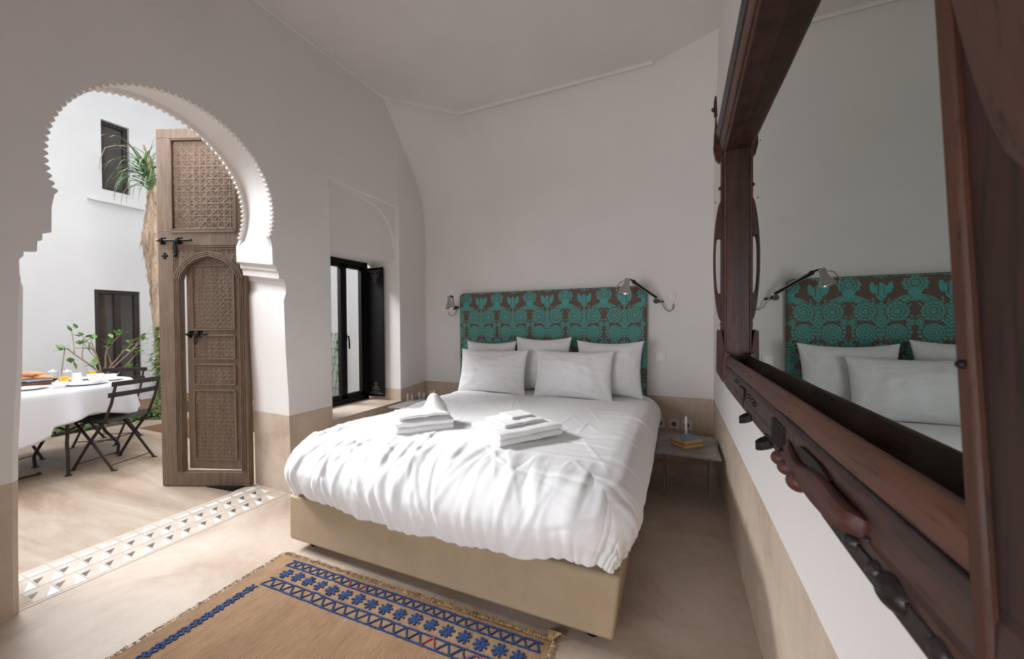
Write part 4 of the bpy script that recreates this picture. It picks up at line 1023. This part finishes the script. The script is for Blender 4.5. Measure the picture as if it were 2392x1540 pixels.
# ================================================================ RUG
def rug():
    RX0, RX1, RY1, RY0 = -1.83, -.405, 1.312, -.55
    rt = empty('kilim_rug', (-1.1, .4, 0), math.radians(1.0), 'natural woven jute rug with blue embroidered borders at the foot of the bed', 'rug')
    rr = random.Random(3)
    x0, x1, y0, y1 = RX0+1.1, RX1+1.1, RY0-.4, RY1-.4
    def hz(x, y): return .006+.004*noise.noise(Vector((x*3, y*3, 1)))+.006*math.exp(-((x+.32)/.03)**2)*math.exp(-((y-.82)/.12)**2)
    nx, ny = 110, 140; b = MB()
    def edge(x, y): return (x+(.004*noise.noise(Vector((y*9, 0, 2))) if abs(x-x0) < .001 or abs(x-x1) < .001 else 0), y+(.006*noise.noise(Vector((x*7, 0, 5))) if abs(y-y1) < .001 else 0))
    b.grid([[(*edge(x0+(x1-x0)*i/nx, y0+(y1-y0)*j/ny), hz(x0+(x1-x0)*i/nx, y0+(y1-y0)*j/ny)) for i in range(nx+1)] for j in range(ny+1)])
    m = Mat('jute_weave', srgb(170, 138, 104), .9)
    g = m.noise(46, 6, .75, (3.5, .35, 1)); h_ = m.noise(7, 3, .6, (1, .25, 1))
    c = m.mix(.45, m.ramp(g, [(.3, srgb(110, 82, 58)), (.5, srgb(150, 118, 88)), (.72, srgb(186, 154, 120))]), m.ramp(h_, [(.35, srgb(130, 100, 74)), (.65, srgb(162, 130, 98))]))
    m.color(c); wv = m.n('ShaderNodeTexWave', _wave_type='BANDS', _bands_direction='X'); wv.inputs['Scale'].default_value = 70; wv.inputs['Distortion'].default_value = 1.5; m.L.new(m.coord(), wv.inputs['Vector'])
    wy = m.n('ShaderNodeTexWave', _wave_type='BANDS', _bands_direction='Y'); wy.inputs['Scale'].default_value = 60; wy.inputs['Distortion'].default_value = 2; m.L.new(m.coord(), wy.inputs['Vector'])
    m.bump(wv.outputs['Fac'], .5, .002); m.bump(wy.outputs['Fac'], .4, .002); m.bump(g, .5, .003)
    b.build('weave', m.m, rt, smooth='all')
    # embroidery
    b = MB()
    def st(xa, ya, xb, yb, w_=.005, mi=0):
        b.cur = mi; n = max(1, int(math.hypot(xb-xa, yb-ya)/.02)); j = lambda: rr.uniform(-.0012, .0012)
        for k in range(n):
            t0, t1 = k/n, (k+1)/n; xA, yA, xB, yB = xa+(xb-xa)*t0+j(), ya+(yb-ya)*t0+j(), xa+(xb-xa)*t1+j(), ya+(yb-ya)*t1+j()
            b.bar((xA, yA, hz(xA, yA)+.002), (xB, yB, hz(xB, yB)+.002), w_*rr.uniform(.8, 1.15), .0035)
    def band(yo, yi, xs, xe, step):
        x = xs; st(xs, yo, xe, yo, .006); st(xs, yi, xe, yi, .006); s = 0
        while x < xe:
            x2 = min(x+step/2, xe); st(x, yo if s else yi, x2, yi if s else yo, .0055, 2 if rr.random() < .06 else (1 if rr.random() < .15 else 0)); x = x2; s = 1-s
    Y = lambda v: v-.4; X = lambda v: v+1.1
    band(Y(1.287), Y(1.247), X(-1.735), x1-.03, .05)
    band(Y(1.160), Y(1.112), X(-1.72), x1-.03, .062)
    def flower(cx, cy, s):
        for k in range(8):
            a = PI*k/4+.4+rr.uniform(-.1, .1); st(cx+.006*math.cos(a), cy+.006*math.sin(a), cx+s*math.cos(a), cy+s*math.sin(a), .0095, 1 if rr.random() < .2 else 0)
        for k in range(4): a = PI*k/2+rr.uniform(-.2, .2); st(cx-.3*s*math.cos(a)+.4*s*math.sin(a), cy-.3*s*math.sin(a), cx+.5*s*math.cos(a), cy+.6*s*math.sin(a), .006)
    x = X(-1.675)
    while x < x1-.05: flower(x, Y(1.203)+rr.uniform(-.003, .003), .029); x += .0735
    y = Y(1.085); s = 0
    while y > y0:
        for sg in (-1, 1):
            st(X(-1.733), y, X(-1.733)+sg*.020, y-.018, .0085, 1 if rr.random() < .15 else 0); st(X(-1.733), y-.010, X(-1.733)+sg*.016, y+.012, .0075)
        st(X(-1.748), y-.03, X(-1.718), y-.012, .007); st(X(-1.748), y-.012, X(-1.718), y-.03, .007)
        y -= .040
    # red meander
    for (xa, ya, xb, yb) in ((-.66, 1.135, -.64, 1.15), (-.64, 1.15, -.62, 1.15), (-.62, 1.15, -.61, 1.13), (-.67, 1.10, -.66, 1.135)): st(X(xa), Y(ya), X(xb), Y(yb), .006, 2)
    b.build('embroidery', [mottled('blue_wool', srgb(20, 42, 84), srgb(28, 62, 110), 60, .9), mottled('navy_wool', srgb(26, 34, 66), srgb(34, 48, 90), 60, .9), mottled('red_wool', srgb(132, 48, 66), srgb(150, 70, 80), 60, .9)], rt)
    # fringe along the far edge and loose fibres on the left edge
    b = MB()
    for k in range(1500):
        x = rr.uniform(x0, x1); L = rr.uniform(.008, .026); y = y1-.004
        b.tube([(x, y, .008), (x+rr.uniform(-.006, .006), y+L*.5, rr.uniform(.006, .014)), (x+rr.uniform(-.012, .012), y+L, rr.uniform(.002, .012))], .0010, 3, False)
    for k in range(900):
        y = rr.uniform(y0, y1); L = rr.uniform(.004, .018)
        for xe, s in ((x0, -1), (x1, 1)):
            b.tube([(xe, y, .008), (xe+s*L*.6, y+rr.uniform(-.006, .006), .012), (xe+s*L, y+rr.uniform(-.01, .01), rr.uniform(.002, .012))], .0009, 3, False)
    for k in range(22): x = x1-.01+rr.uniform(-.01, .01); b.tube([(x, y1, .008), (x+rr.uniform(-.01, .03), y1+.03, .02), (x+rr.uniform(-.01, .04), y1+rr.uniform(.03, .06), .006)], .0018, 4, False)
    o = b.build('fringe', mottled('jute_fringe', srgb(140, 108, 78), srgb(196, 166, 128), 50, .95, bs=0), rt); o['kind'] = 'stuff'
rug()
# ================================================================ BEDSIDE TABLES, LAMPS, SOCKETS
def nightstand(loc, label):
    t = empty('bedside_table', loc, label=label, cat='bedside table', group='metal bedside tables')
    b = MB(); b.box(-.19, .19, -.245, .245, .325, .340); b.build('table_top', mottled('grey_stone_top', srgb(112, 106, 104), srgb(138, 131, 127), 14, .5, bumpsc=300, bs=.2), t, bevel=.003)
    for sx in (-1, 1):
        for sy in (-1, 1):
            b = MB(); b.tube([(sx*.145, sy*.13, .326), (sx*.138, sy*.125, 0)], [.0075, .0045], 10); b.build('leg', M['paintgrey'], t, smooth=True)
    return t
M['paintgrey'] = Mat('grey_painted_steel', srgb(150, 142, 136), .4, .3).m
ns = nightstand((.062, 2.87, 0), 'low grey bedside table with thin metal legs in the right corner by the bed')
n2 = copy_tree(ns); n2.location = (-2.21, 2.93, 0); n2.scale.z = 1.29; n2['label'] = 'bedside table on the window side of the bed, under the glass tumblers'
gg = Mat('glassware', (1, 1, 1, 1), 0); N = gg.N; tr = N.new('ShaderNodeBsdfTransparent'); gl = N.new('ShaderNodeBsdfGlossy'); gl.inputs['Roughness'].default_value = .03; mx = N.new('ShaderNodeMixShader'); lw = N.new('ShaderNodeLayerWeight'); lw.inputs['Blend'].default_value = .12
gg.L.new(lw.outputs['Facing'], mx.inputs[0]); gg.L.new(tr.outputs[0], mx.inputs[1]); gg.L.new(gl.outputs[0], mx.inputs[2]); gg.L.new(mx.outputs[0], N['Material Output'].inputs[0]); M['glass2'] = gg.m
# glasses seen over the edge of the bed
def tumbler(x, y, z, lab):
    t = empty('glass_tumbler', (x, y, z), label=lab, cat='glass', group='glasses beyond the bed edge')
    b = MB(); b.lathe([(.028, 0), (.031, .11), (.0335, .11), (.0300, .004)][:2]+[(.0295, .11), (.0265, .006)], 20)
    b.build('bowl', M['glass2'], t, smooth=True)
for x, y, l in ((-2.23, 2.78, 'clear glass tumbler nearest the window sill'), (-2.19, 2.90, 'middle clear glass tumbler beside the bed'), (-2.14, 3.00, 'clear glass tumbler nearest the headboard')): tumbler(x, y, .44, l)
# books on the right bedside table
rz = math.radians(43)
def book(name, z, w_, d_, h_, cover, label, rot):
    t = empty(name, (.065, 2.845, z), rot, label, 'book', 'books on the bedside table')
    b = MB(); b.box(-w_/2, w_/2, -d_/2, d_/2, 0, .002); b.box(-w_/2, w_/2, -d_/2, d_/2, h_-.002, h_); b.box(-w_/2, w_/2, d_/2-.002, d_/2, .001, h_-.001); b.build('cover', cover, t, bevel=.0005)
    b = MB(); b.box(-w_/2+.002, w_/2-.002, -d_/2+.002, d_/2-.003, .002, h_-.002); pm = Mat('page_edges', srgb(206, 168, 112), .9); wv = pm.n('ShaderNodeTexWave', _bands_direction='Z'); wv.inputs['Scale'].default_value = 260; pm.L.new(pm.coord(), wv.inputs['Vector']); pm.color(pm.mix(wv.outputs['Fac'], srgb(190, 150, 96), srgb(222, 188, 136))); b.build('pages', pm.m, t)
    return t
cv = Mat('blue_picture_cover', srgb(44, 84, 112), .35); cv.color(cv.ramp(cv.noise(14, 5, .6, dist=1), [(.3, srgb(28, 44, 60)), (.45, srgb(44, 86, 118)), (.6, srgb(70, 112, 136)), (.72, srgb(200, 196, 190))]))
book('book', .3402, .165, .125, .026, mottled('tan_cover', srgb(150, 112, 72), srgb(170, 130, 88), 10, .5), 'thin tan book under the blue book on the bedside table', rz-.03)
book('book', .3665, .16, .12, .030, cv.m, 'thick paperback with a blue picture cover on the bedside table', rz)
b = MB(); b.lathe([(.028, 0), (.030, .004), (.012, .010), (.010, .03), (.014, .032)], 18); 
ct = empty('candle', (.062, 2.99, .3402), label='white candle in a small holder behind the books on the bedside table', cat='candle')
b.build('holder', M['chrome'], ct, smooth=True)
b = MB(); b.tube([(0, 0, .02), (0, 0, .155), (.001, 0, .165)], [.0085, .0082, .004], 14); b.build('wax', Mat('candle_wax', srgb(226, 218, 200), .5).m, ct, smooth=True)
# sockets and switches on the back wall
for x, l in ((-.135, 'left'), (-.022, 'middle'), (.078, 'right')):
    t = empty('wall_socket', (x, 3.4995, .318), label=f'{l} one of the three white round-hole sockets above the bedside table', cat='socket', group='sockets above the bedside table')
    b = MB(); b.box(-.04, .04, -.010, 0, -.04, .04); b.build('plate', M['plastic'], t, bevel=.003)
    b = MB(); b.lathe([(.0205, 0), (.0205, .0006)], 20, Matrix(((1, 0, 0, 0), (0, 0, 1, -.0107), (0, 1, 0, 0), (0, 0, 0, 1)))); b.build('recess', Mat('socket_recess', srgb(96, 90, 86), .6).m, t)
def switch(x, z, label, s=.040, plane='y'):
    t = empty('light_switch', (x, 3.4995, z), label=label, cat='switch'); b = MB(); b.box(-s, s, -.009, 0, -s, s); b.build('plate', M['wall_plate'], t, bevel=.003)
    b = MB(); b.box(-s*.68, s*.68, -.013, -.008, -s*.68, s*.68); b.build('rocker', M['wall_plate'], t, bevel=.002)
M['wall_plate'] = Mat('white_switch_plastic', srgb(226, 222, 219), .35).m
switch(-.128, .884, 'square white switch right of the headboard above the sockets')
switch(-.04, 1.40, 'square white plate on the wall just right of the right reading lamp', .035)
switch(-2.165, .865, 'square white switch left of the headboard by the pillows')
# reading lamps
def cone_shade(t, c, ax, L, r0, r1):
    """open aluminium reflector: axis from c along ax"""
    ax = Vector(ax).normalized(); u = Vector((0, 0, 1)) if abs(ax.z) < .9 else Vector((1, 0, 0)); x = u.cross(ax).normalized(); y = ax.cross(x)
    M4 = Matrix(((x.x, y.x, ax.x, c[0]), (x.y, y.y, ax.y, c[1]), (x.z, y.z, ax.z, c[2]), (0, 0, 0, 1)))
    b = MB(); prof = [(r0*.9, -.035), (r0, -.03), (r0, 0), (r0*1.15, .012), (r1*.62, L*.38), (r1*.9, L*.75), (r1, L), (r1-.0015, L), (r1*.88, L*.75), (r1*.6, L*.38), (r0, .014)]
    seg = 28; vs = []; fs = []
    for r, z in prof:
        for k in range(seg): a = 2*PI*k/seg; vs.append((r*math.cos(a), r*math.sin(a), z))
    for i in range(len(prof)-1):
        for k in range(seg): fs.append((i*seg+k, i*seg+(k+1) % seg, (i+1)*seg+(k+1) % seg, (i+1)*seg+k))
    fs += [tuple(reversed(range(seg))), tuple(range((len(prof)-1)*seg, len(prof)*seg))]
    b.add(vs, fs, M4); b.build('lamp_shade', M['chrome'], t, smooth=True, angle=50)
    b = MB(); b.add([tuple(M4 @ Vector(v)) for v in [(r1*.3*math.cos(2*PI*k/12), r1*.3*math.sin(2*PI*k/12), L*.55) for k in range(12)]], [tuple(range(12))]); 
lr = empty('reading_lamp', (-.10, 3.5, 1.37), label='long-armed aluminium reading lamp reaching over the right end of the headboard', cat='lamp', group='aluminium reading lamps')
b = MB(); b.tube([(-.055, -.075, .005), (-.035, -.07, .01), (-.01, -.06, -.03), (.012, -.05, -.075), (.045, -.04, -.095), (.07, -.03, -.07), (.075, -.02, -.03)], .0055, 10); b.build('hook', M['chrome'], lr, smooth=True)
b = MB(); b.lathe([(.022, 0), (.022, .02)], 18, Matrix(((1, 0, 0, -.06), (0, 0, 1, -.095), (0, 1, 0, -.005), (0, 0, 0, 1)))); b.tube([(-.055, -.09, 0), (-.02, -.02, -.01), (-.01, 0, -.01)], .010, 10); b.build('pivot', M['darkmetal'], lr, smooth=True)
b = MB(); b.tube([(-.048, -.09, .03), (-.215, -.33, .150)], .0068, 10); b.tube([(-.055, -.09, .012), (-.222, -.33, .132)], .0045, 8); b.build('arm', M['chrome'], lr, smooth=True)
b = MB(); b.tube([(-.056, -.095, .021), (-.219, -.335, .141)], .0085, 8, True, .6); b.build('cable', M['black'], lr, smooth=True)
b = MB(); b.dome((-.215, -.335, .142), .016, .012, (0, -1, 0), 12, 4); b.dome((-.215, -.33, .142), .016, .012, (0, 1, 0), 12, 4); b.tube([(-.215, -.335, .148), (-.245, -.37, .158), (-.265, -.385, .150), (-.262, -.39, .125)], .0065, 8); b.build('elbow', M['darkmetal'], lr, smooth=True)
cone_shade(lr, (-.262, -.39, .128), (-.22, -.10, -1), .085, .020, .052)
b = MB(); b.tube([(-.265, -.385, .150), (-.31, -.41, .135), (-.335, -.43, .09), (-.335, -.43, .06)], .0045, 8); b.build('shade_handle', M['chrome'], lr, smooth=True)
ll = empty('reading_lamp', (-2.16, 3.5, 1.36), label='aluminium reading lamp folded against the wall left of the headboard', cat='lamp', group='aluminium reading lamps')
b = MB(); b.tube([(.02, -.05, .0), (.022, -.06, -.04), (.01, -.07, -.075), (-.025, -.08, -.09), (-.055, -.08, -.075), (-.06, -.08, -.045)], .0055, 10); b.build('hook', M['chrome'], ll, smooth=True)
b = MB(); b.lathe([(.020, 0), (.020, .02)], 18, Matrix(((1, 0, 0, .01), (0, 0, 1, -.08), (0, 1, 0, -.005), (0, 0, 0, 1)))); b.tube([(.01, -.06, 0), (.01, 0, -.0)], .010, 10); b.build('pivot', M['darkmetal'], ll, smooth=True)
b = MB(); b.tube([(.01, -.08, .02), (.19, -.40, .085)], .007, 10); b.tube([(.01, -.08, .004), (.19, -.40, .069)], .0045, 8); b.build('arm', M['chrome'], ll, smooth=True)
b = MB(); b.tube([(.19, -.39, .08), (.185, -.42, .09), (.175, -.43, .07)], .009, 8); b.build('elbow', M['darkmetal'], ll, smooth=True)
cone_shade(ll, (.175, -.43, .055), (.15, -.02, -1), .085, .016, .044)

# ================================================================ BREAKFAST TABLE AND CHAIRS OUTSIDE
TX, TY, TZ, TA, TB = -4.94, 1.28, .688, .615, .60
bt = empty('garden_table', (TX, TY, 0), label='round iron garden table under a white cloth in the courtyard', cat='table')
b = MB(); b.add([(TA*.95*math.cos(2*PI*k/48), TB*.95*math.sin(2*PI*k/48), z) for z in (TZ-.03, TZ-.006) for k in range(48)], [tuple(reversed(range(48))), tuple(range(48, 96))]+[(k, (k+1) % 48, 48+(k+1) % 48, 48+k) for k in range(48)])
b.build('table_top', M['chair'], bt)
legs = [((-4.957, 1.302), 1), ((-4.425, 1.33), 0), ((-4.765, 1.744), 1), ((-5.3, 1.0), 1)]
for (x, y), wav in legs:
    x -= TX; y -= TY; b = MB()
    if wav:
        wx, wy = {(-4.957): (.8, .35), (-4.765): (-.55, -.75), (-5.3): (.7, .6)}[round(x+TX, 3)]
        pts = [(x+wx*.30, y+wy*.30, TZ-.03), (x+wx*.27, y+wy*.27, .42), (x+wx*.24, y+wy*.24, .36), (x+wx*.12, y+wy*.12, .30), (x+wx*.08, y+wy*.08, .22), (x, y, .11), (x-wx*.01, y-wy*.01, .08), (x, y, 0)]
    else:
        pts = [(x, y, TZ-.03), (x, y, .32), (x-.012, y, .27), (x-.012, y, .22), (x, y, .18), (x, y, 0)]
    b.tube(pts, .011, 8); b.lathe([(.022, 0), (.022, .006)], 12, loc=(x, y, 0)); b.build('leg', M['chair'], bt, smooth=True, angle=60)
b = MB(); b.tube([(.10, .06, .37), (.515, .05, .36)], .008, 8); b.build('stretcher', M['chair'], bt, smooth=True); b = MB(); b.tube([(.515, .05, .36), (.13, .40, .36)], .008, 8); b.build('stretcher', M['chair'], bt, smooth=True)
# cloth
b = MB(); P = []; na = 220
def hem(a):
    # square cloth on an oval top: four low corners
    c = abs(math.cos(2*(a+.5))); k = .5 if math.sin(a+.1) > 0 and math.cos(a) > -.2 else 1; return .20+.20*k*c**1.5
for r in (0, .3, .6, .85, .96, 1.0):
    P.append([(TA*r*math.cos(2*PI*k/na), TB*r*math.sin(2*PI*k/na), TZ+.001) for k in range(na)])
for j in range(1, 15):
    t = j/14; row = []
    for k in range(na):
        a = 2*PI*k/na; w_ = t*(.020*math.sin(a*9+1)+.012*math.sin(a*15+.5)+.008*math.sin(a*23)); fl = .012+.025*t; hm = hem(a)
        row.append(((TA+fl+w_)*math.cos(a), (TB+fl+w_)*math.sin(a), TZ-.012*min(1, t*3)-hm*t*1.0))
    P.append(row)
b.grid(P, closed=True)
linen = cloth_mat('white_linen_cloth', srgb(196, 197, 203), .2, 700)
o = b.build('tablecloth', linen, smooth='all', loc=(TX, TY, 0)); o.modifiers.new('s', 'SOLIDIFY').thickness = .0015
tag(o, 'white linen cloth hanging in soft folds over the garden table', 'tablecloth')
TT = TZ+.0025
# bistro chair
def chair(label, loc, rz_):
    t = empty('folding_chair', loc, rz_, label, 'chair', 'slatted folding garden chairs')
    # local: x = from front foot towards the back, y = across ; near side y=-w, far side y=+w
    w_ = .175; SZ = .405
    for s in (-1, 1):
        b = MB(); y = s*w_
        b.tube([(0, y, .0), (.14, y, .21), (.29, y, .40), (.355, y, .55), (.40, y, .72)], [.0085]*5, 6, True, 1.4); b.bar((-.02, y, .004), (.02, y, .004), .018, .006); b.build('leg', M['chair'], t)
        b = MB(); b.tube([(.35, y*.94, 0), (.19, y*.94, .20), (.02, y*.94, SZ-.01)], [.008]*3, 6, True, 1.4); b.bar((.335, y*.94, .004), (.375, y*.94, .004), .018, .006); b.build('leg', M['chair'], t)
    for pa, pb in (((.03, -w_, .05), (.03, w_, .05)), ((.322, -w_*.94, .042), (.322, w_*.94, .042)), ((.15, -w_, .215), (.15, w_, .215))): b = MB(); b.tube([pa, pb], .004, 6); b.build('stretcher', M['chair'], t)
    b = MB(); b.tube([(-.02, -w_, SZ), (.33, -w_, SZ-.012)], .007, 6); b.tube([(-.02, w_, SZ), (.33, w_, SZ-.012)], .007, 6)
    for k in range(9): x = -.01+k*.040; b.bar((x, -w_-.015, SZ+.008-.012*k/8), (x, w_+.015, SZ+.008-.012*k/8), .024, .008)
    b.build('seat', M['chair'], t, bevel=.002)
    for (x, z) in ((.398, .715), (.365, .625)):
        b = MB(); P = []
        for k in range(13):
            y = -w_-.03+(2*w_+.06)*k/12; c = .022*(1-((y/(w_+.03))**2)); P.append([(x+c-.006, y, z-.020), (x+c+.006, y, z-.020), (x+c+.010, y, z+.020), (x+c-.002, y, z+.020)])
        b.grid(P, closed=True); b.f += [(0, 1, 2, 3), (51, 50, 49, 48)]; b.mi += [0, 0]; o = b.build('backrest_slat', M['chair'], t, bevel=.004, smooth=True)
        bm = bmesh.new(); bm.from_mesh(o.data); bmesh.ops.recalc_face_normals(bm, faces=bm.faces); bm.to_mesh(o.data); bm.free()
    return t
ang = math.atan2(.12, .33)
c1 = chair('dark brown folding chair with two back slats in front of the courtyard table', (-4.61, 1.555, 0), ang)
c2 = copy_tree(c1); c2.location = (-5.25, 1.75, 0); c2.rotation_euler.z = math.radians(125); c2['label'] = 'dark folding chair on the far side of the table with only its back showing'
c3 = copy_tree(c1); c3.location = (-5.12, 1.25, 0); c3.rotation_euler.z = math.radians(205); c3['label'] = 'dark folding chair whose thin legs show beneath the table cloth'
# breakfast things
def plate(x, y, r, label, mat='white'):
    b = MB(); b.lathe([(r*.55, 0), (r*.6, .002), (r, .014), (r, .017), (r*.62, .006), (.001, .005)], 36); return tag(b.build('plate', M[mat], loc=(x, y, TT), smooth=True), label, 'plate', 'plates on the breakfast table')
plate(-4.60, 1.50, .13, 'large white plate under the cup at the right of the breakfast table')
plate(-4.68, 1.19, .12, 'white plate at the left front edge of the breakfast table')
plate(-5.06, 1.62, .11, 'white plate on the far side of the breakfast table')
plate(-4.74, 1.70, .085, 'small white plate near the right end of the breakfast table')
def bowl(x, y, r, h_, label, z=0):
    b = MB(); b.lathe([(r*.55, 0), (r*.6, .006), (r*.9, h_*.55), (r, h_), (r*.95, h_), (r*.8, h_*.5), (r*.4, .01), (.001, .009)], 28); return tag(b.build('bowl', M['white'], loc=(x, y, TT+z), smooth=True), label, 'bowl', 'bowls on the breakfast table')
bowl(-4.55, 1.335, .045, .048, 'small white bowl in front of the left juice glass')
bowl(-4.74, 1.70, .045, .04, 'small white bowl behind the cup near the right plate', .018)
# cup
cu = empty('coffee_cup', (-4.63, 1.565, TT+.018), label='wide white coffee cup standing on the large plate', cat='cup')
b = MB(); b.lathe([(.025, 0), (.030, .005), (.046, .028), (.054, .062), (.051, .062), (.042, .028), (.02, .008), (.001, .008)], 28); b.build('body', M['white'], cu, smooth=True)
b = MB(); b.tube([(.035, .035, .052), (.058, .058, .05), (.064, .064, .034), (.05, .05, .02), (.032, .032, .02)], .005, 8); b.build('handle', M['white'], cu, smooth=True)
jm = Mat('orange_juice', srgb(250, 176, 20), .3).m
def juice(x, y, label, fill):
    t = empty('juice_glass', (x, y, TT), label=label, cat='glass', group='glasses of orange juice')
    b = MB(); b.lathe([(.024, .004), (.030, fill)], 24); b.build('juice', jm, t, smooth=True)
    b = MB(); b.lathe([(.026, 0), (.034, .115), (.032, .115), (.0252, .003)], 24); b.build('tumbler', M['glass2'], t, smooth=True)
juice(-4.70, 1.40, 'glass of orange juice at the left of the breakfast table', .075)
juice(-4.89, 1.63, 'taller glass of orange juice behind the cup on the breakfast table', .085)
# milk jug, sugar jar, butter dish
b = MB(); b.lathe([(.03, 0), (.034, .01), (.036, .05), (.028, .085), (.031, .095), (.028, .095), (.025, .08), (.001, .06)], 24)
j = empty('milk_jug', (-4.72, 1.48, TT), label='white porcelain jug between the two juice glasses', cat='jug'); b.build('body', M['white'], j, smooth=True)
b = MB(); b.tube([(-.03, 0, .08), (-.055, 0, .07), (-.052, 0, .035), (-.034, 0, .025)], .004, 8); b.build('handle', M['white'], j, smooth=True)
for x, y, l in ((-5.20, 1.57, 'lidded glass jar behind the left juice glass'), (-5.34, 1.52, 'glass jar on the far side of the table beside the lidded jar')):
    t = empty('glass_jar', (x, y, TT), label=l, cat='jar', group='glass jars on the breakfast table'); b = MB(); b.lathe([(.033, 0), (.036, .01), (.036, .06), (.028, .072), (.026, .072), (.03, .01)], 22); b.build('body', M['glass2'], t, smooth=True)
    b = MB(); b.lathe([(.03, .072), (.03, .08), (.01, .084), (.009, .095), (.001, .097)], 20); b.build('lid', M['white'], t, smooth=True)
# bread basket
bk = empty('bread_basket', (-5.02, 1.30, TT), label='shallow basket lined with a blue-grey napkin at the left of the table', cat='basket')
b = MB(); b.lathe([(.12, 0), (.15, .03), (.155, .032), (.12, .006), (.001, .004)], 30); b.build('tray', mottled('wicker', srgb(120, 74, 52), srgb(160, 108, 76), 60, .8, bs=.5), bk, smooth=True)
b = MB(); P = []
for i in range(25):
    a = 2*PI*i/24; P.append([((r*(1+.12*math.sin(a*5)))*math.cos(a), (r*(1+.12*math.sin(a*5)))*math.sin(a), .030+z+.006*math.sin(a*7+r*40)) for r, z in ((.01, -.005), (.07, 0), (.12, .006), (.155, .014))])
b.grid(P); b.build('napkin', cloth_mat('grey_blue_napkin', srgb(120, 136, 152)), bk, smooth='all', solid=.003)
brm = mottled('bread_crust', srgb(176, 106, 66), srgb(226, 168, 120), 14, .7)
for k, (x, y, z, rz_, l) in enumerate(((-5.04, 1.26, .052, .4, 'long brown bread roll on the left of the basket'), (-5.00, 1.36, .052, -.5, 'golden bread roll on the right of the basket'), (-5.02, 1.30, .086, .1, 'bread roll on top of the pile in the basket'))):
    b = MB(); P = []
    for i in range(15):
        t = i/14; r = .026*math.sin(PI*min(.97, max(.03, t)))**.5; x_ = (t-.5)*.17; P.append([(x_, r*math.cos(2*PI*q/12), r*.8*math.sin(2*PI*q/12)+.012*math.sin(PI*t)) for q in range(12)])
    b.grid(P, closed=True); b.f += [tuple(range(12)), tuple(14*12+q for q in reversed(range(12)))]; b.mi += [0, 0]
    o = b.build('bread_roll', brm, loc=(x, y, TT+z), rotz=rz_+math.radians(70), smooth='all'); tag(o, l, 'bread', 'bread in the basket')
    bm = bmesh.new(); bm.from_mesh(o.data); bmesh.ops.recalc_face_normals(bm, faces=bm.faces); bm.to_mesh(o.data); bm.free()
# small iron door stop on the courtyard floor by the left jamb
b = MB(); b.bar((-4.66, 1.10, .01), (-4.66, 1.245, .012), .018, .012); b.dome((-4.66, 1.24, .006), .018, .02, (0, 0, 1), 10, 4)
tag(b.build('door_stop', M['chair'], bevel=.002), 'small dark iron bar lying on the courtyard floor by the left jamb', 'door stop')
